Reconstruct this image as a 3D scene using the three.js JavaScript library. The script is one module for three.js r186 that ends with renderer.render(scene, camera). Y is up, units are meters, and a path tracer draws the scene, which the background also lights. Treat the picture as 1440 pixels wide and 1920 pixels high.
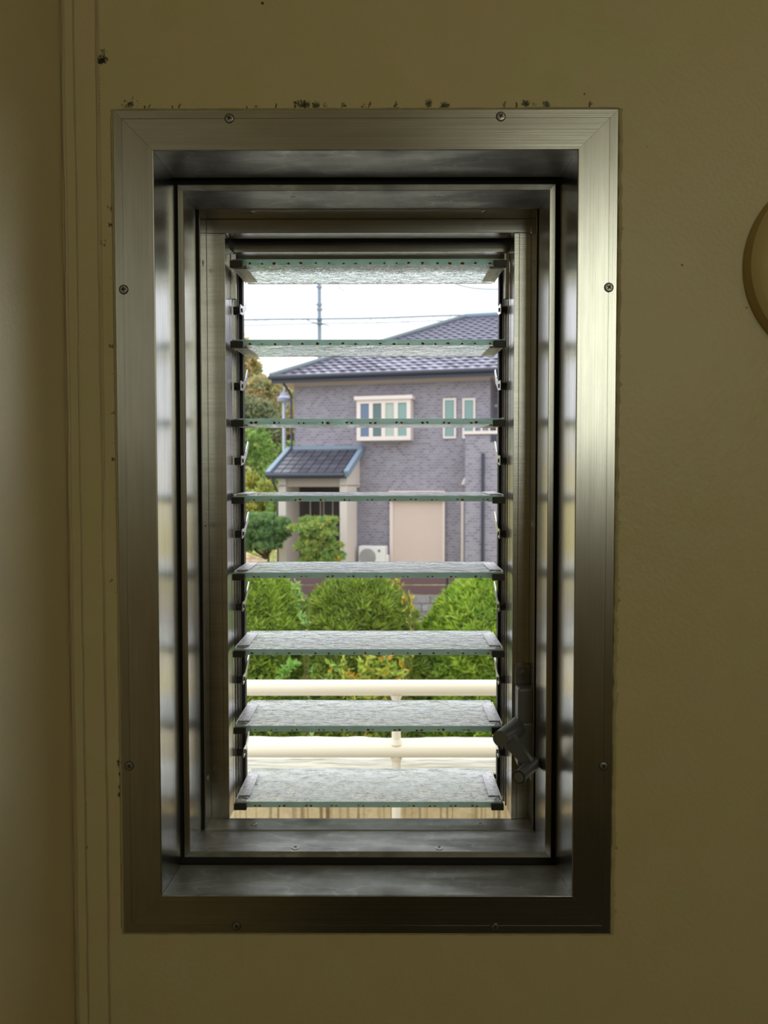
import * as THREE from 'three';
import { RoundedBoxGeometry } from 'three/addons/geometries/RoundedBoxGeometry.js';
import { mergeGeometries, toCreasedNormals } from 'three/addons/utils/BufferGeometryUtils.js';
import { RectAreaLightUniformsLib } from 'three/addons/lights/RectAreaLightUniformsLib.js';

// ------------------------------------------------------------------ camera, sky, lights, exposure
const scene = new THREE.Scene();
const EYE = 1.5, FPX = 1400, rad = THREE.MathUtils.degToRad;
const camera = new THREE.PerspectiveCamera(2 * Math.atan(960 / FPX) * 180 / Math.PI, 0.75, 0.02, 500);
camera.position.set(0, EYE, 0);
camera.rotation.order = 'YXZ';
camera.rotation.set(rad(-2.023), rad(0.216), rad(-0.044));
camera.updateMatrixWorld(true);
camera.focus = 0.82;
camera.userData.fStop = 11;
scene.add(camera);

const renderer = new THREE.WebGLRenderer({ antialias: true });
renderer.toneMapping = THREE.LinearToneMapping;
renderer.toneMappingExposure = 1.0;
renderer.shadowMap.enabled = true;
RectAreaLightUniformsLib.init();

const SKY_LOW = [1.12, 1.16, 1.2], SKY_HIGH = [2.5, 2.58, 2.7];
{ // an overcast sky, brighter towards the zenith and the same all round
  const w = 64, h = 64, d = new Float32Array(w * h * 4);
  for (let j = 0; j < h; j++) {
    const el = ((j + 0.5) / h - 0.5) * Math.PI, t = Math.max(0, Math.sin(el));
    for (let i = 0; i < w; i++) {
      const k = (j * w + i) * 4;
      for (let c = 0; c < 3; c++) d[k + c] = SKY_LOW[c] + (SKY_HIGH[c] - SKY_LOW[c]) * t;
      d[k + 3] = 1;
    }
  }
  const t = new THREE.DataTexture(d, w, h, THREE.RGBAFormat, THREE.FloatType);
  t.mapping = THREE.EquirectangularReflectionMapping; t.magFilter = THREE.LinearFilter; t.needsUpdate = true;
  scene.background = t;
}
const PANE = { x: 1.06, y: 2.16, w: 1.0, h: 1.1, power: 1.6, color: 0xfafee5 };   // frosted window behind the camera

// ------------------------------------------------------------------ helpers
function rng(seed) { let s = seed >>> 0; return () => { s = (s + 0x6D2B79F5) >>> 0; let t = s; t = Math.imul(t ^ (t >>> 15), t | 1); t ^= t + Math.imul(t ^ (t >>> 7), t | 61); return ((t ^ (t >>> 14)) >>> 0) / 4294967296; }; }
const V = (x, y, z) => new THREE.Vector3(x, y, z);
function at(px, py, dist) { // the point at a given distance in front of the camera plane that a pixel of the photograph points to
  const d = V((px - 720) / FPX, (960 - py) / FPX, -1).applyQuaternion(camera.quaternion);
  return d.multiplyScalar(dist / -d.z).add(camera.position);
}
const taken = {};
function numbered(n) { taken[n] = (taken[n] ?? -1) + 1; return taken[n] ? `${n}_${String(taken[n]).padStart(3, '0')}` : n; }
function tag(o, label, category, group) { if (label) o.userData.label = label; if (category) o.userData.category = category; if (group) o.userData.group = group; return o; }
function thing(name, label, category, pos = [0, 0, 0], turn = 0, group) {
  const o = new THREE.Group(); o.name = numbered(name); o.position.set(...pos); o.rotation.y = turn; scene.add(o);
  return tag(o, label, category, group);
}
function mesh(name, geo, mat, parent, label) {
  const m = new THREE.Mesh(geo, mat); m.name = name; m.castShadow = m.receiveShadow = true; if (label) m.userData.label = label;
  parent.add(m); return m;
}
function struct(name, geo, mat, label, category) {
  const m = geo ? mesh(name, geo, mat, scene) : new THREE.Group();
  if (!geo) { m.name = name; scene.add(m); }
  m.userData.kind = 'structure'; return tag(m, label, category);
}
const stuff = (m) => { m.userData.kind = 'stuff'; return m; };
function box(x0, x1, y0, y1, z0, z1) { const g = new THREE.BoxGeometry(Math.abs(x1 - x0), Math.abs(y1 - y0), Math.abs(z1 - z0)); g.translate((x0 + x1) / 2, (y0 + y1) / 2, (z0 + z1) / 2); return boxUV(g); }
function rbox(x0, x1, y0, y1, z0, z1, r = 0.001, seg = 2) { const g = new RoundedBoxGeometry(Math.abs(x1 - x0), Math.abs(y1 - y0), Math.abs(z1 - z0), seg, r); g.translate((x0 + x1) / 2, (y0 + y1) / 2, (z0 + z1) / 2); return boxUV(g.index ? g.toNonIndexed() : g); }
function boxUV(g) { // uv in metres, from the axis each face looks along
  if (g.index) g = g.toNonIndexed();
  const p = g.attributes.position, n = g.attributes.normal, uv = new Float32Array(p.count * 2);
  for (let i = 0; i < p.count; i++) {
    const ax = Math.abs(n.getX(i)), ay = Math.abs(n.getY(i)), az = Math.abs(n.getZ(i));
    const [u, v] = ax >= ay && ax >= az ? [p.getZ(i), p.getY(i)] : ay >= az ? [p.getX(i), p.getZ(i)] : [p.getX(i), p.getY(i)];
    uv[i * 2] = u; uv[i * 2 + 1] = v;
  }
  g.setAttribute('uv', new THREE.BufferAttribute(uv, 2)); return g;
}
function merge(list) {
  return mergeGeometries(list.map((g) => { g = g.index ? g.toNonIndexed() : g; for (const k of Object.keys(g.attributes)) if (!['position', 'normal', 'uv'].includes(k)) g.deleteAttribute(k); return g; }));
}
function rod(a, b, r0, r1 = r0, seg = 16) { // a cylinder between two points
  const d = b.clone().sub(a), g = new THREE.CylinderGeometry(r1, r0, d.length(), seg);
  g.applyQuaternion(new THREE.Quaternion().setFromUnitVectors(V(0, 1, 0), d.clone().normalize()));
  const m = a.clone().add(b).multiplyScalar(0.5); return g.translate(m.x, m.y, m.z);
}
function tube(points, r, seg = 40, round = 8, tension = 0.5) { return new THREE.TubeGeometry(new THREE.CatmullRomCurve3(points, false, 'catmullrom', tension), seg, r, round); }
function quadGeo(a, b, c, d) { // a b c d anticlockwise
  const g = new THREE.BufferGeometry(); g.setAttribute('position', new THREE.Float32BufferAttribute([a, b, c, a, c, d].flatMap((p) => [p.x, p.y, p.z]), 3));
  const w = a.distanceTo(b), h = a.distanceTo(d); g.setAttribute('uv', new THREE.Float32BufferAttribute([0, 0, w, 0, w, h, 0, 0, w, h, 0, h], 2)); g.computeVertexNormals(); return g;
}
function prism(poly, depth, map) { // extrude a polygon [[x,y]...] by depth along z, then move every point with map
  const s = new THREE.Shape(poly.map(([x, y]) => new THREE.Vector2(x, y)));
  const g = new THREE.ExtrudeGeometry(s, { depth, bevelEnabled: false });
  if (map) { const p = g.attributes.position; for (let i = 0; i < p.count; i++) { const q = map(p.getX(i), p.getY(i), p.getZ(i)); p.setXYZ(i, q.x, q.y, q.z); } g.computeVertexNormals(); }
  return boxUV(g);
}

// ------------------------------------------------------------------ textures
function hash2(x, y, s) { let h = Math.imul(x, 374761393) + Math.imul(y, 668265263) + Math.imul(s, 2246822519); h = Math.imul(h ^ (h >>> 13), 1274126177); return ((h ^ (h >>> 16)) >>> 0) / 4294967296; }
function vnoise(x, y, px, py, s) { // value noise that repeats after px, py cells
  const x0 = Math.floor(x), y0 = Math.floor(y), fx = x - x0, fy = y - y0, u = fx * fx * (3 - 2 * fx), v = fy * fy * (3 - 2 * fy);
  const m = (a, n) => ((a % n) + n) % n, h = (i, j) => hash2(m(i, px), m(j, py), s);
  return (h(x0, y0) * (1 - u) + h(x0 + 1, y0) * u) * (1 - v) + (h(x0, y0 + 1) * (1 - u) + h(x0 + 1, y0 + 1) * u) * v;
}
function fbm(u, v, cx, cy, oct, s) { let a = 0, w = 0, k = 1; for (let o = 0; o < oct; o++) { a += vnoise(u * cx * 2 ** o, v * cy * 2 ** o, cx * 2 ** o, cy * 2 ** o, s + o) * k; w += k; k *= 0.55; } return a / w; }
function tex(w, h, fn, srgb, sx = 1, sy = sx) { // fn(u, v) -> number or [r, g, b] in 0..1; sx, sy: metres that one repeat covers
  const d = new Uint8Array(w * h * 4);
  for (let j = 0; j < h; j++) for (let i = 0; i < w; i++) {
    const r = fn(i / w, j / h), k = (j * w + i) * 4, c = typeof r === 'number' ? [r, r, r] : r;
    for (let q = 0; q < 3; q++) d[k + q] = Math.max(0, Math.min(255, c[q] * 255)); d[k + 3] = 255;
  }
  const t = new THREE.DataTexture(d, w, h); t.wrapS = t.wrapT = THREE.RepeatWrapping; t.magFilter = THREE.LinearFilter; t.minFilter = THREE.LinearMipmapLinearFilter; t.generateMipmaps = true;
  if (srgb) t.colorSpace = THREE.SRGBColorSpace; t.repeat.set(1 / sx, 1 / sy); t.needsUpdate = true; return t;
}
const rgb = (r, g, b) => new THREE.Color().setRGB(r / 255, g / 255, b / 255, THREE.SRGBColorSpace);
const std = (o) => new THREE.MeshStandardMaterial(o);
const phys = (o) => new THREE.MeshPhysicalMaterial(o);

const peel = tex(512, 512, (u, v) => 0.6 * fbm(u, v, 48, 48, 3, 3) + 0.4 * fbm(u, v, 9, 9, 3, 9), false, 0.16);
const PAINT = [207, 189, 145];
const paintMap = tex(512, 512, (u, v) => { const n = (fbm(u, v, 5, 5, 5, 21) - 0.5) * 0.09; return PAINT.map((c) => c / 255 * (1 + n)); }, true, 0.7);
const M = {};
M.paint = phys({ color: 0xffffff, map: paintMap, roughness: 0.42, bumpMap: peel, bumpScale: 0.00035, specularIntensity: 0.9 });
M.paintGloss = phys({ color: 0xffffff, map: paintMap, roughness: 0.36, ior: 1.6, clearcoat: 1, clearcoatRoughness: 0.36, bumpMap: peel, bumpScale: 0.0004 });
M.ceiling = std({ color: rgb(214, 206, 184), roughness: 0.9 });
M.floor = std({ color: rgb(58, 52, 42), roughness: 0.6 });

// brushed anodised aluminium: streaks run along u
const streak = tex(64, 512, (u, v) => 0.65 * fbm(u, v, 1, 120, 3, 5) + 0.35 * fbm(u, v, 3, 24, 3, 6), false, 0.9, 0.06);
const streakTone = tex(256, 512, (u, v) => 0.86 + 0.14 * (fbm(u, v, 2, 90, 3, 31) * 0.6 + fbm(u, v, 9, 7, 5, 32) * 0.8) - 0.02, true, 0.5, 0.06);
const stain = (seed) => tex(512, 256, (u, v) => { // dried water marks, dust and wiped patches on the sills
  const a = fbm(u, v, 7, 4, 5, seed), b = fbm(u, v, 30, 4, 4, seed + 40), c = Math.max(0, 1 - Math.abs(fbm(u, v, 5, 3, 4, seed + 80) - 0.5) * 40);
  return 0.62 + 0.3 * a + 0.14 * b + 0.1 * c;
}, true, 0.36, 0.06);
const stainRough = tex(512, 256, (u, v) => 0.35 + 0.5 * fbm(u, v, 9, 5, 5, 51), false, 0.36, 0.06);
const ALU = new THREE.Color(0.6, 0.59, 0.575); // one anodised finish for casing, frame, stiles and head
M.alu = phys({ color: ALU, metalness: 1, roughness: 0.24, map: streakTone, bumpMap: streak, bumpScale: 0.00006 });
M.aluSill = phys({ color: ALU, metalness: 0.7, roughness: 0.85, roughnessMap: stainRough, map: stain(77), bumpMap: streak, bumpScale: 0.00006 }); // the same finish with dried water marks, less metallic to build in sill brightness
M.aluPlain = M.alu;
M.clip = phys({ color: new THREE.Color(0.82, 0.8, 0.8), metalness: 0.55, roughness: 0.5, map: tex(128, 128, (u, v) => 0.7 + 0.3 * fbm(u, v, 10, 10, 4, 61), true, 0.03) });
M.lever = phys({ color: new THREE.Color(0.85, 0.85, 0.87), metalness: 0.8, roughness: 0.25 });
M.steel = phys({ color: new THREE.Color(0.42, 0.4, 0.37), metalness: 1, roughness: 0.38 });
M.black = std({ color: new THREE.Color(0.012, 0.012, 0.013), roughness: 0.55 });
M.rubber = std({ color: new THREE.Color(0.014, 0.013, 0.011), roughness: 0.85 });
M.darkStop = std({ color: new THREE.Color(0.035, 0.03, 0.024), roughness: 0.5 });
M.crank = phys({ color: new THREE.Color(0.2, 0.2, 0.2), metalness: 0.35, roughness: 0.42 });
M.crankCap = std({ color: new THREE.Color(0.16, 0.155, 0.14), roughness: 0.5 });

// ------------------------------------------------------------------ the window wall, with dirt and cracked paint where the photograph shows them
const Z0 = -0.70;                                   // painted face of the window wall
const OPEN = { l: -0.2147, r: 0.1759, t: 0.3082 + EYE, b: -0.3903 + EYE };   // opening of the casing
const CW = 0.0369;                                  // width of the casing's face
const X_LEFT = at(118, 300, -Z0).x;                 // the corner with the left-hand wall
const ROOM = { l: X_LEFT, r: 1.75, b: 0, t: 2.85, back: 2.0 };
{
  const W = 2048, SPAN = 1.024, TX = X_LEFT - 0.02, TY = 0.98; // canvas over a 1.024 m square of the wall
  const c = document.createElement('canvas'); c.width = c.height = W;
  const g = c.getContext('2d'), R = rng(4);
  const P = (px, py) => { const q = at(px, py, -Z0); return [(q.x - TX) / SPAN * W, (1 - (q.y - TY) / SPAN) * W]; };
  const mm = W / SPAN / 1000;
  g.fillStyle = `rgb(${PAINT})`; g.fillRect(0, 0, W, W);
  for (let k = 0; k < 2600; k++) { // uneven roller coats and old patches
    g.globalAlpha = 0.009; g.fillStyle = R() < 0.5 ? '#fff3c4' : '#6f5a2c'; g.beginPath();
    g.ellipse(R() * W, R() * W, (4 + R() * 40) * mm, (4 + R() * 26) * mm, R() * 3, 0, 7); g.fill();
  }
  g.globalAlpha = 1;
  const dot = (px, py, r, a = 0.8, col = '20,14,10') => { const [x, y] = P(px, py); g.fillStyle = `rgba(${col},${a})`; g.beginPath(); g.ellipse(x, y, r * mm, r * mm * (0.7 + R() * 0.7), R() * 3, 0, 7); g.fill(); };
  const speckle = (px, py, spread, n, a = 0.6) => { for (let k = 0; k < n; k++) { const q = R() * 6.3, d = Math.sqrt(R()) * spread; dot(px + Math.cos(q) * d, py + Math.sin(q) * d, 0.25 + R() * 0.8, a * (0.3 + 0.7 * R())); } };
  const line = (pts, w, a = 0.7, col = '30,20,10') => { g.strokeStyle = `rgba(${col},${a})`; g.lineWidth = w * mm; g.lineJoin = 'round'; g.beginPath(); pts.forEach((p, i) => g[i ? 'lineTo' : 'moveTo'](...P(...p))); g.stroke(); };
  // mildew along the top of the casing
  for (const [x, y, s, n] of [[240, 197, 12, 30], [252, 192, 10, 14], [556, 196, 6, 14], [565, 194, 7, 22], [573, 196, 6, 16], [592, 197, 7, 20], [610, 198, 6, 10], [645, 197, 6, 8], [682, 200, 5, 10], [694, 198, 4, 6], [742, 200, 6, 14], [804, 195, 6, 18], [830, 198, 6, 12], [838, 199, 4, 8], [946, 196, 4, 10], [985, 194, 6, 18], [1003, 197, 4, 8], [1024, 195, 5, 14], [1106, 195, 4, 8], [478, 200, 5, 6]]) speckle(x, y, s, n, 0.5);
  for (const [x, y0, y1] of [[270, 198, 206], [280, 196, 206], [322, 198, 205], [336, 195, 205], [462, 199, 208], [516, 194, 208], [552, 190, 207], [571, 188, 205], [640, 194, 208], [692, 190, 208], [739, 196, 210], [742, 190, 208], [803, 189, 204], [832, 191, 203], [841, 194, 208], [946, 190, 205], [968, 192, 203], [986, 189, 199], [1024, 190, 204], [1106, 190, 204]]) { line([[x + R() * 3, y0], [x + R() * 4 - 2, (y0 + y1) / 2], [x + R() * 3 - 1, y1]], 0.5 + R() * 0.9, 0.75); }
  for (const [x, y] of [[243, 197], [566, 195], [574, 197], [592, 198], [803, 194], [832, 198], [986, 194], [1024, 196], [192, 113], [227, 1432], [228, 1490]]) for (let k = 0; k < 14; k++) dot(x + (R() - 0.5) * 10, y + (R() - 0.5) * 9, 0.7 + R() * 1.5, 0.12);
  // dirt line and cracked caulking down the side of the casing
  for (let y = 420; y < 1700; y += 9 + R() * 16) {
    const x = 1161 - (y - 215) * 0.0093, s = (R() < 0.5 ? -1 : 1), dense = y < 760 || (y > 930 && y < 1330 && R() < 0.8) || R() < 0.25;
    if (dense) line([[x + 1 + R() * 2, y], [x + 4 + R() * 6, y + 4 + R() * 8], [x + 1 + R() * 4, y + 9 + R() * 9]], 0.25 + R() * 0.4, 0.55);
    if (R() < 0.25) dot(x + 5 + R() * 4, y + s * 4, 0.4, 0.5);
  }
  line([[1160, 230], [1158, 700], [1150, 1300], [1146, 1740]], 0.7, 0.55, '52,40,18');
  // the other side: brown seam with mildew
  line([[209, 218], [214, 560], [224, 1200], [229, 1740]], 2.2, 0.4, '88,60,24');
  for (const [x, y, s, n] of [[206, 392, 6, 14], [209, 420, 6, 20], [195, 455, 6, 8], [207, 650, 5, 6], [212, 860, 4, 6], [226, 1430, 6, 34], [228, 1452, 5, 18], [226, 1475, 5, 18], [227, 1492, 5, 14], [212, 775, 4, 5], [209, 1090, 3, 4]]) speckle(x, y, s, n, 0.6);
  for (const y of [440, 520, 640, 700, 775, 830, 935, 1010, 1110]) line([[204 + (y - 440) * 0.013 + R() * 4, y], [211 + (y - 440) * 0.013, y + 2]], 0.3, 0.5);
  // the joint beside the corner strip and single spots
  line([[184, 0], [186, 120], [190, 420], [197, 900]], 0.4, 0.35); for (let y = 150; y < 215; y += 7) dot(186, y, 0.35, 0.6);
  speckle(192, 112, 9, 60, 0.75); dot(191, 113, 1.7, 0.9); speckle(195, 100, 7, 16, 0.5);
  dot(492, 6, 1.1, 0.8); dot(1096, 176, 0.8, 0.7); dot(1279, 497, 0.9, 0.7); dot(1400, 577, 0.7, 0.6); dot(163, 1588, 1.3, 0.75); dot(1213, 275, 0.4, 0.5);
  for (let k = 0; k < 160; k++) dot(R() * 1440, R() * 1920, 0.15 + R() * 0.2, 0.35);
  const t = new THREE.CanvasTexture(c); t.colorSpace = THREE.SRGBColorSpace; t.repeat.set(1 / SPAN, 1 / SPAN); t.offset.set(-TX / SPAN, -TY / SPAN); t.wrapS = t.wrapT = THREE.MirroredRepeatWrapping;
  M.paintWall = phys({ color: 0xffffff, map: t, roughness: 0.4, bumpMap: peel, bumpScale: 0.0004, specularIntensity: 0.9 });
}
function slabWithHole(x0, x1, y0, y1, hole, zFront, zBack) {
  const s = new THREE.Shape([[x0, y0], [x1, y0], [x1, y1], [x0, y1]].map((p) => new THREE.Vector2(...p)));
  s.holes.push(new THREE.Path([[hole.l, hole.b], [hole.l, hole.t], [hole.r, hole.t], [hole.r, hole.b]].map((p) => new THREE.Vector2(...p))));
  const g = new THREE.ExtrudeGeometry(s, { depth: Math.abs(zFront - zBack), bevelEnabled: false }); g.translate(0, 0, Math.min(zFront, zBack)); return boxUV(g);
}
const grow = (r, o) => ({ l: r.l - o, r: r.r + o, t: r.t + o, b: r.b - o });
struct('wall_window', slabWithHole(ROOM.l - 0.12, ROOM.r + 0.12, -0.1, ROOM.t + 0.12, grow(OPEN, 0.0022), Z0, -0.776), M.paintWall, 'cream painted wall around the louvre window, stained along the frame', 'wall');
struct('wall_outer', slabWithHole(ROOM.l - 0.12, ROOM.r + 0.12, -0.4, ROOM.t + 0.12, { l: -0.2075, r: 0.1675, t: 0.2975 + EYE, b: -0.412 + EYE }, -0.776, -0.872), std({ color: rgb(196, 186, 160), roughness: 0.9 }), 'outer skin of the wall behind the window casing', 'wall');
struct('wall_left', box(ROOM.l - 0.12, ROOM.l, 0, ROOM.t, Z0, ROOM.back), M.paintGloss, 'glossy cream painted side wall that meets the window wall in a corner', 'wall');
struct('wall_right', box(ROOM.r, ROOM.r + 0.12, 0, ROOM.t, Z0, ROOM.back), M.paint, 'cream painted side wall beyond the round cover plate', 'wall');
struct('wall_back', box(ROOM.l - 0.12, ROOM.r + 0.12, 0, ROOM.t, ROOM.back, ROOM.back + 0.12), M.paint, 'cream painted wall facing the louvre window', 'wall');
struct('floor', box(ROOM.l - 0.12, ROOM.r + 0.12, -0.1, 0, Z0, ROOM.back + 0.12), M.floor, 'dull brown floor of the small room', 'floor');
struct('ceiling', box(ROOM.l - 0.12, ROOM.r + 0.12, ROOM.t, ROOM.t + 0.12, Z0, ROOM.back + 0.12), M.ceiling, 'plain off-white ceiling of the small room', 'ceiling');
{ // painted cover strip in the corner: two narrow ribs with a shallow band between
  const t = struct('trim_1', null, null, 'painted corner strip with two narrow ribs beside the side wall', 'trim');
  const y0 = 0, y1 = ROOM.t, x = X_LEFT;
  mesh('strip', box(x, x + 0.0335, y0, y1, Z0 + 0.0012, Z0 - 0.001), M.paintWall, t);
  const wavy = (x0, r, seed) => { const R = rng(seed), pts = []; for (let k = 0; k <= 90; k++) pts.push(V(x0 + (R() - 0.5) * 0.0009, y0 + (y1 - y0) * k / 90, Z0 + 0.0008 + (R() - 0.5) * 0.0006)); return tube(pts, r, 240, 7); };
  mesh('rib', wavy(x + 0.0022, 0.0021, 5), M.paintGloss, t); mesh('rib', wavy(x + 0.0125, 0.0011, 6), M.paintGloss, t); mesh('rib', wavy(x + 0.0325, 0.0010, 7), M.paintGloss, t);
}

// ------------------------------------------------------------------ mitred frames
const SIDES = ['top', 'bottom', 'left', 'right'];
function frameSide(rect, profile, side, gap = 0, first = 0) { // one side of a mitred frame; profile: closed loop of [outward, z]
  const pos = [], uv = [], nor = [];
  const pt = (oo, end) => ptAt(oo, end).map((c, i) => i === (side === 'top' || side === 'bottom' ? 0 : 1) ? c + gap * (end ? -1 : 1) * (side === 'bottom' || side === 'right' ? -1 : 1) : c);
  const ptAt = (o, end) => side === 'top' ? [end ? rect.r + o : rect.l - o, rect.t + o] : side === 'bottom' ? [end ? rect.l - o : rect.r + o, rect.b - o] : side === 'left' ? [rect.l - o, end ? rect.t + o : rect.b - o] : [rect.r + o, end ? rect.b - o : rect.t + o];
  let v = 0;
  for (let i = 0; i < profile.length; i++) {
    const [o0, z0] = profile[i], [o1, z1] = profile[(i + 1) % profile.length];
    const a = [...pt(o0, 0), z0], b = [...pt(o0, 1), z0], c = [...pt(o1, 1), z1], d = [...pt(o1, 0), z1];
    const len = Math.hypot(o1 - o0, z1 - z0), along = (p) => side === 'top' || side === 'bottom' ? p[0] : p[1];
    const A = V(...a), n = V(...b).sub(A).cross(V(...d).sub(A)).normalize();
    for (const [p, vv] of [[a, v], [b, v], [c, v + len], [a, v], [c, v + len], [d, v + len]]) { pos.push(...p); uv.push(along(p), vv); nor.push(n.x, n.y, n.z); }
    v += len;
  }
  const g = new THREE.BufferGeometry(); g.setAttribute('position', new THREE.Float32BufferAttribute(pos, 3)); g.setAttribute('normal', new THREE.Float32BufferAttribute(nor, 3)); g.setAttribute('uv', new THREE.Float32BufferAttribute(uv, 2));
  if (first) { g.addGroup(0, first * 6, 1); g.addGroup(first * 6, pos.length / 3 - first * 6, 0); }
  return g;
}
// a round-headed screw with a cross recess, looking along +z
function screwGeo(r = 0.0037, h = 0.0014) {
  const n = 22, pos = [], idx = [];
  for (let j = 0; j <= n; j++) for (let i = 0; i <= n; i++) {
    let x = i / n * 2 - 1, y = j / n * 2 - 1;
    const u = x * Math.sqrt(1 - y * y / 2), v = y * Math.sqrt(1 - x * x / 2), q = Math.min(1, Math.hypot(u, v));
    let z = h * Math.sqrt(Math.max(0, 1 - q * q * 0.92)) * (q > 0.999 ? 0 : 1);
    const s = 0.7071, p = Math.abs(u * s + v * s), w = Math.abs(u * s - v * s);
    if ((p < 0.13 && w < 0.58) || (w < 0.13 && p < 0.58)) z -= h * 0.95;
    pos.push(u * r, v * r, z);
  }
  for (let j = 0; j < n; j++) for (let i = 0; i < n; i++) { const a = j * (n + 1) + i; idx.push(a, a + 1, a + n + 2, a, a + n + 2, a + n + 1); }
  const g = new THREE.BufferGeometry(); g.setAttribute('position', new THREE.Float32BufferAttribute(pos, 3)); g.setIndex(idx); g.computeVertexNormals(); return toCreasedNormals(g, 0.6);
}
const SCREW = screwGeo();
const WASHER = (() => { const g = new THREE.LatheGeometry([[0.0002, 0.0003], [0.0041, 0.0003], [0.0045, 0]].map((p) => new THREE.Vector2(...p)), 24); return g.rotateX(Math.PI / 2); })();
function screw(parent, p, dir, s = 1, spin = 0, washer) {
  const m = mesh('screw', SCREW, M.steel, parent); m.position.copy(p); m.quaternion.setFromUnitVectors(V(0, 0, 1), dir); m.rotateZ(spin); m.scale.setScalar(s);
  if (washer) mesh('grime_ring', WASHER, M.darkStop, m);
  return m;
}

{ // the wide casing on the wall and its reveal
  const c = struct('trim_2', null, null, 'wide mitred aluminium casing screwed to the wall around the window', 'window casing');
  const z = Z0 + 0.002, gr = 0.0285;
  const SPL = -0.0062, prof = [[SPL, -0.743], [0, z - 0.0008], [0.0003, z - 0.0003], [0.0009, z], [gr, z], [gr + 0.0002, z - 0.0005], [gr + 0.0006, z - 0.0005], [gr + 0.0008, z], [CW - 0.0004, z], [CW, z - 0.0004], [CW, Z0 - 0.0003], [0.0016, Z0 - 0.0003], [SPL + 0.0016, -0.743]];
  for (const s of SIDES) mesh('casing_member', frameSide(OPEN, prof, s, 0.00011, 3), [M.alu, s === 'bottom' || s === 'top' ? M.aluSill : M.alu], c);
  const R = rng(8);
  for (const [x, y] of [[430, 222], [939, 218.5], [232, 543], [242.5, 1436], [1141.5, 539], [1131.5, 1436], [443.5, 1736], [928.5, 1738]]) { const p = at(x, y, -z); screw(c, p, V(0, 0, 1), 1, R() * 3, true); }
  // uneven bead of overpainted filler round the casing
  const bead = (pts, r, seed, jit) => { const Q = rng(seed), out = []; for (let k = 0; k + 1 < pts.length; k++) { const n = Math.round(pts[k].distanceTo(pts[k + 1]) / 0.006); for (let i = 0; i < n; i++) out.push(pts[k].clone().lerp(pts[k + 1], i / n).add(V((Q() - 0.5) * jit, (Q() - 0.5) * jit, (Q() - 0.5) * 0.0006))); } out.push(pts.at(-1)); return tube(out, r, out.length * 3, 7); };
  const o = grow(OPEN, CW + 0.0012), zz = Z0 + 0.0001;
  mesh('filler_bead', bead([V(o.r + 0.001, o.t, zz), V(o.r + 0.001, o.b, zz)], 0.0022, 3, 0.0016), M.paintWall, c, 'lumpy cracked filler overpainted cream');
  mesh('filler_bead', bead([V(o.l, o.t, zz), V(o.r, o.t, zz)], 0.0012, 4, 0.0008), M.paintWall, c);
  mesh('filler_bead', bead([V(o.l, o.b, zz), V(o.l, o.t, zz)], 0.0014, 5, 0.0008), M.paintWall, c);
  mesh('filler_bead', bead([V(o.l, o.b, zz), V(o.r, o.b, zz)], 0.0010, 6, 0.0008), M.paintWall, c);
}

// ------------------------------------------------------------------ the louvre window
const win = struct('window_1', null, null, 'aluminium louvre window with eight tilted wired-glass blades and a crank', 'louvre window');
const FL = { l: -0.2, r: 0.1602, t: 0.29 + EYE, b: -0.3712 + EYE }, LIP = { l: -0.1938, r: 0.1553, t: 0.2862 + EYE, b: -0.3674 + EYE };
for (const s of SIDES) mesh('sealant_strip', frameSide(FL, [[0.006, -0.7775], [0.006, -0.753], [0.0165, -0.7495], [0.0165, -0.7775]], s), M.rubber, win);
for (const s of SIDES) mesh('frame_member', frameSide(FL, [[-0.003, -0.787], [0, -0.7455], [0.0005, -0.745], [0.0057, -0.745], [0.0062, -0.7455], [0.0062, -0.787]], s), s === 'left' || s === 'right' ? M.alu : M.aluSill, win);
for (const s of SIDES) mesh('sealant_strip', frameSide(LIP, [[0.0012, -0.80], [0.0012, -0.7875], [0.0075, -0.7865], [0.0075, -0.80]], s), M.rubber, win);
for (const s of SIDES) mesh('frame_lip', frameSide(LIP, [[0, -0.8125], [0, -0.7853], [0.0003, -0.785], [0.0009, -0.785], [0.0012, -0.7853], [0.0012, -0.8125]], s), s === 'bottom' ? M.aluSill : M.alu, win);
// head, stiles
mesh('head_rail', rbox(LIP.l, LIP.r, 0.2712 + EYE, LIP.t, -0.812, -0.83, 0.0006), M.alu, win);
mesh('head_cover', merge([box(-0.19, 0.152, 0.2612 + EYE, 0.2975 + EYE, -0.845, -0.864), box(-0.19, 0.152, 0.2565 + EYE, 0.2975 + EYE, -0.864, -0.868)]), M.alu, win, 'cover plate above the blades');
const SX = { l: -0.1737, r: 0.1368 };
mesh('stile', merge([rbox(LIP.l, -0.1795, LIP.b, 0.2712 + EYE, -0.812, -0.85, 0.0005), rbox(-0.1795, SX.l, LIP.b, 0.2705 + EYE, -0.8108, -0.832, 0.0005)]), M.alu, win);
mesh('stile', merge([rbox(0.1425, LIP.r, LIP.b, 0.2712 + EYE, -0.812, -0.85, 0.0005), rbox(SX.r, 0.1425, LIP.b, 0.2705 + EYE, -0.8108, -0.832, 0.0005)]), M.alu, win);
mesh('sill_drop', prism([[-0.786, LIP.b - 0.0013], [-0.8125, LIP.b - 0.0013], [-0.878, LIP.b - 0.044], [-0.878, LIP.b - 0.05], [-0.776, LIP.b - 0.05], [-0.776, LIP.b - 0.008]], LIP.r - LIP.l + 0.02, (x, y, z) => V(LIP.l - 0.01 + z, y, x)), M.alu, win);
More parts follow.
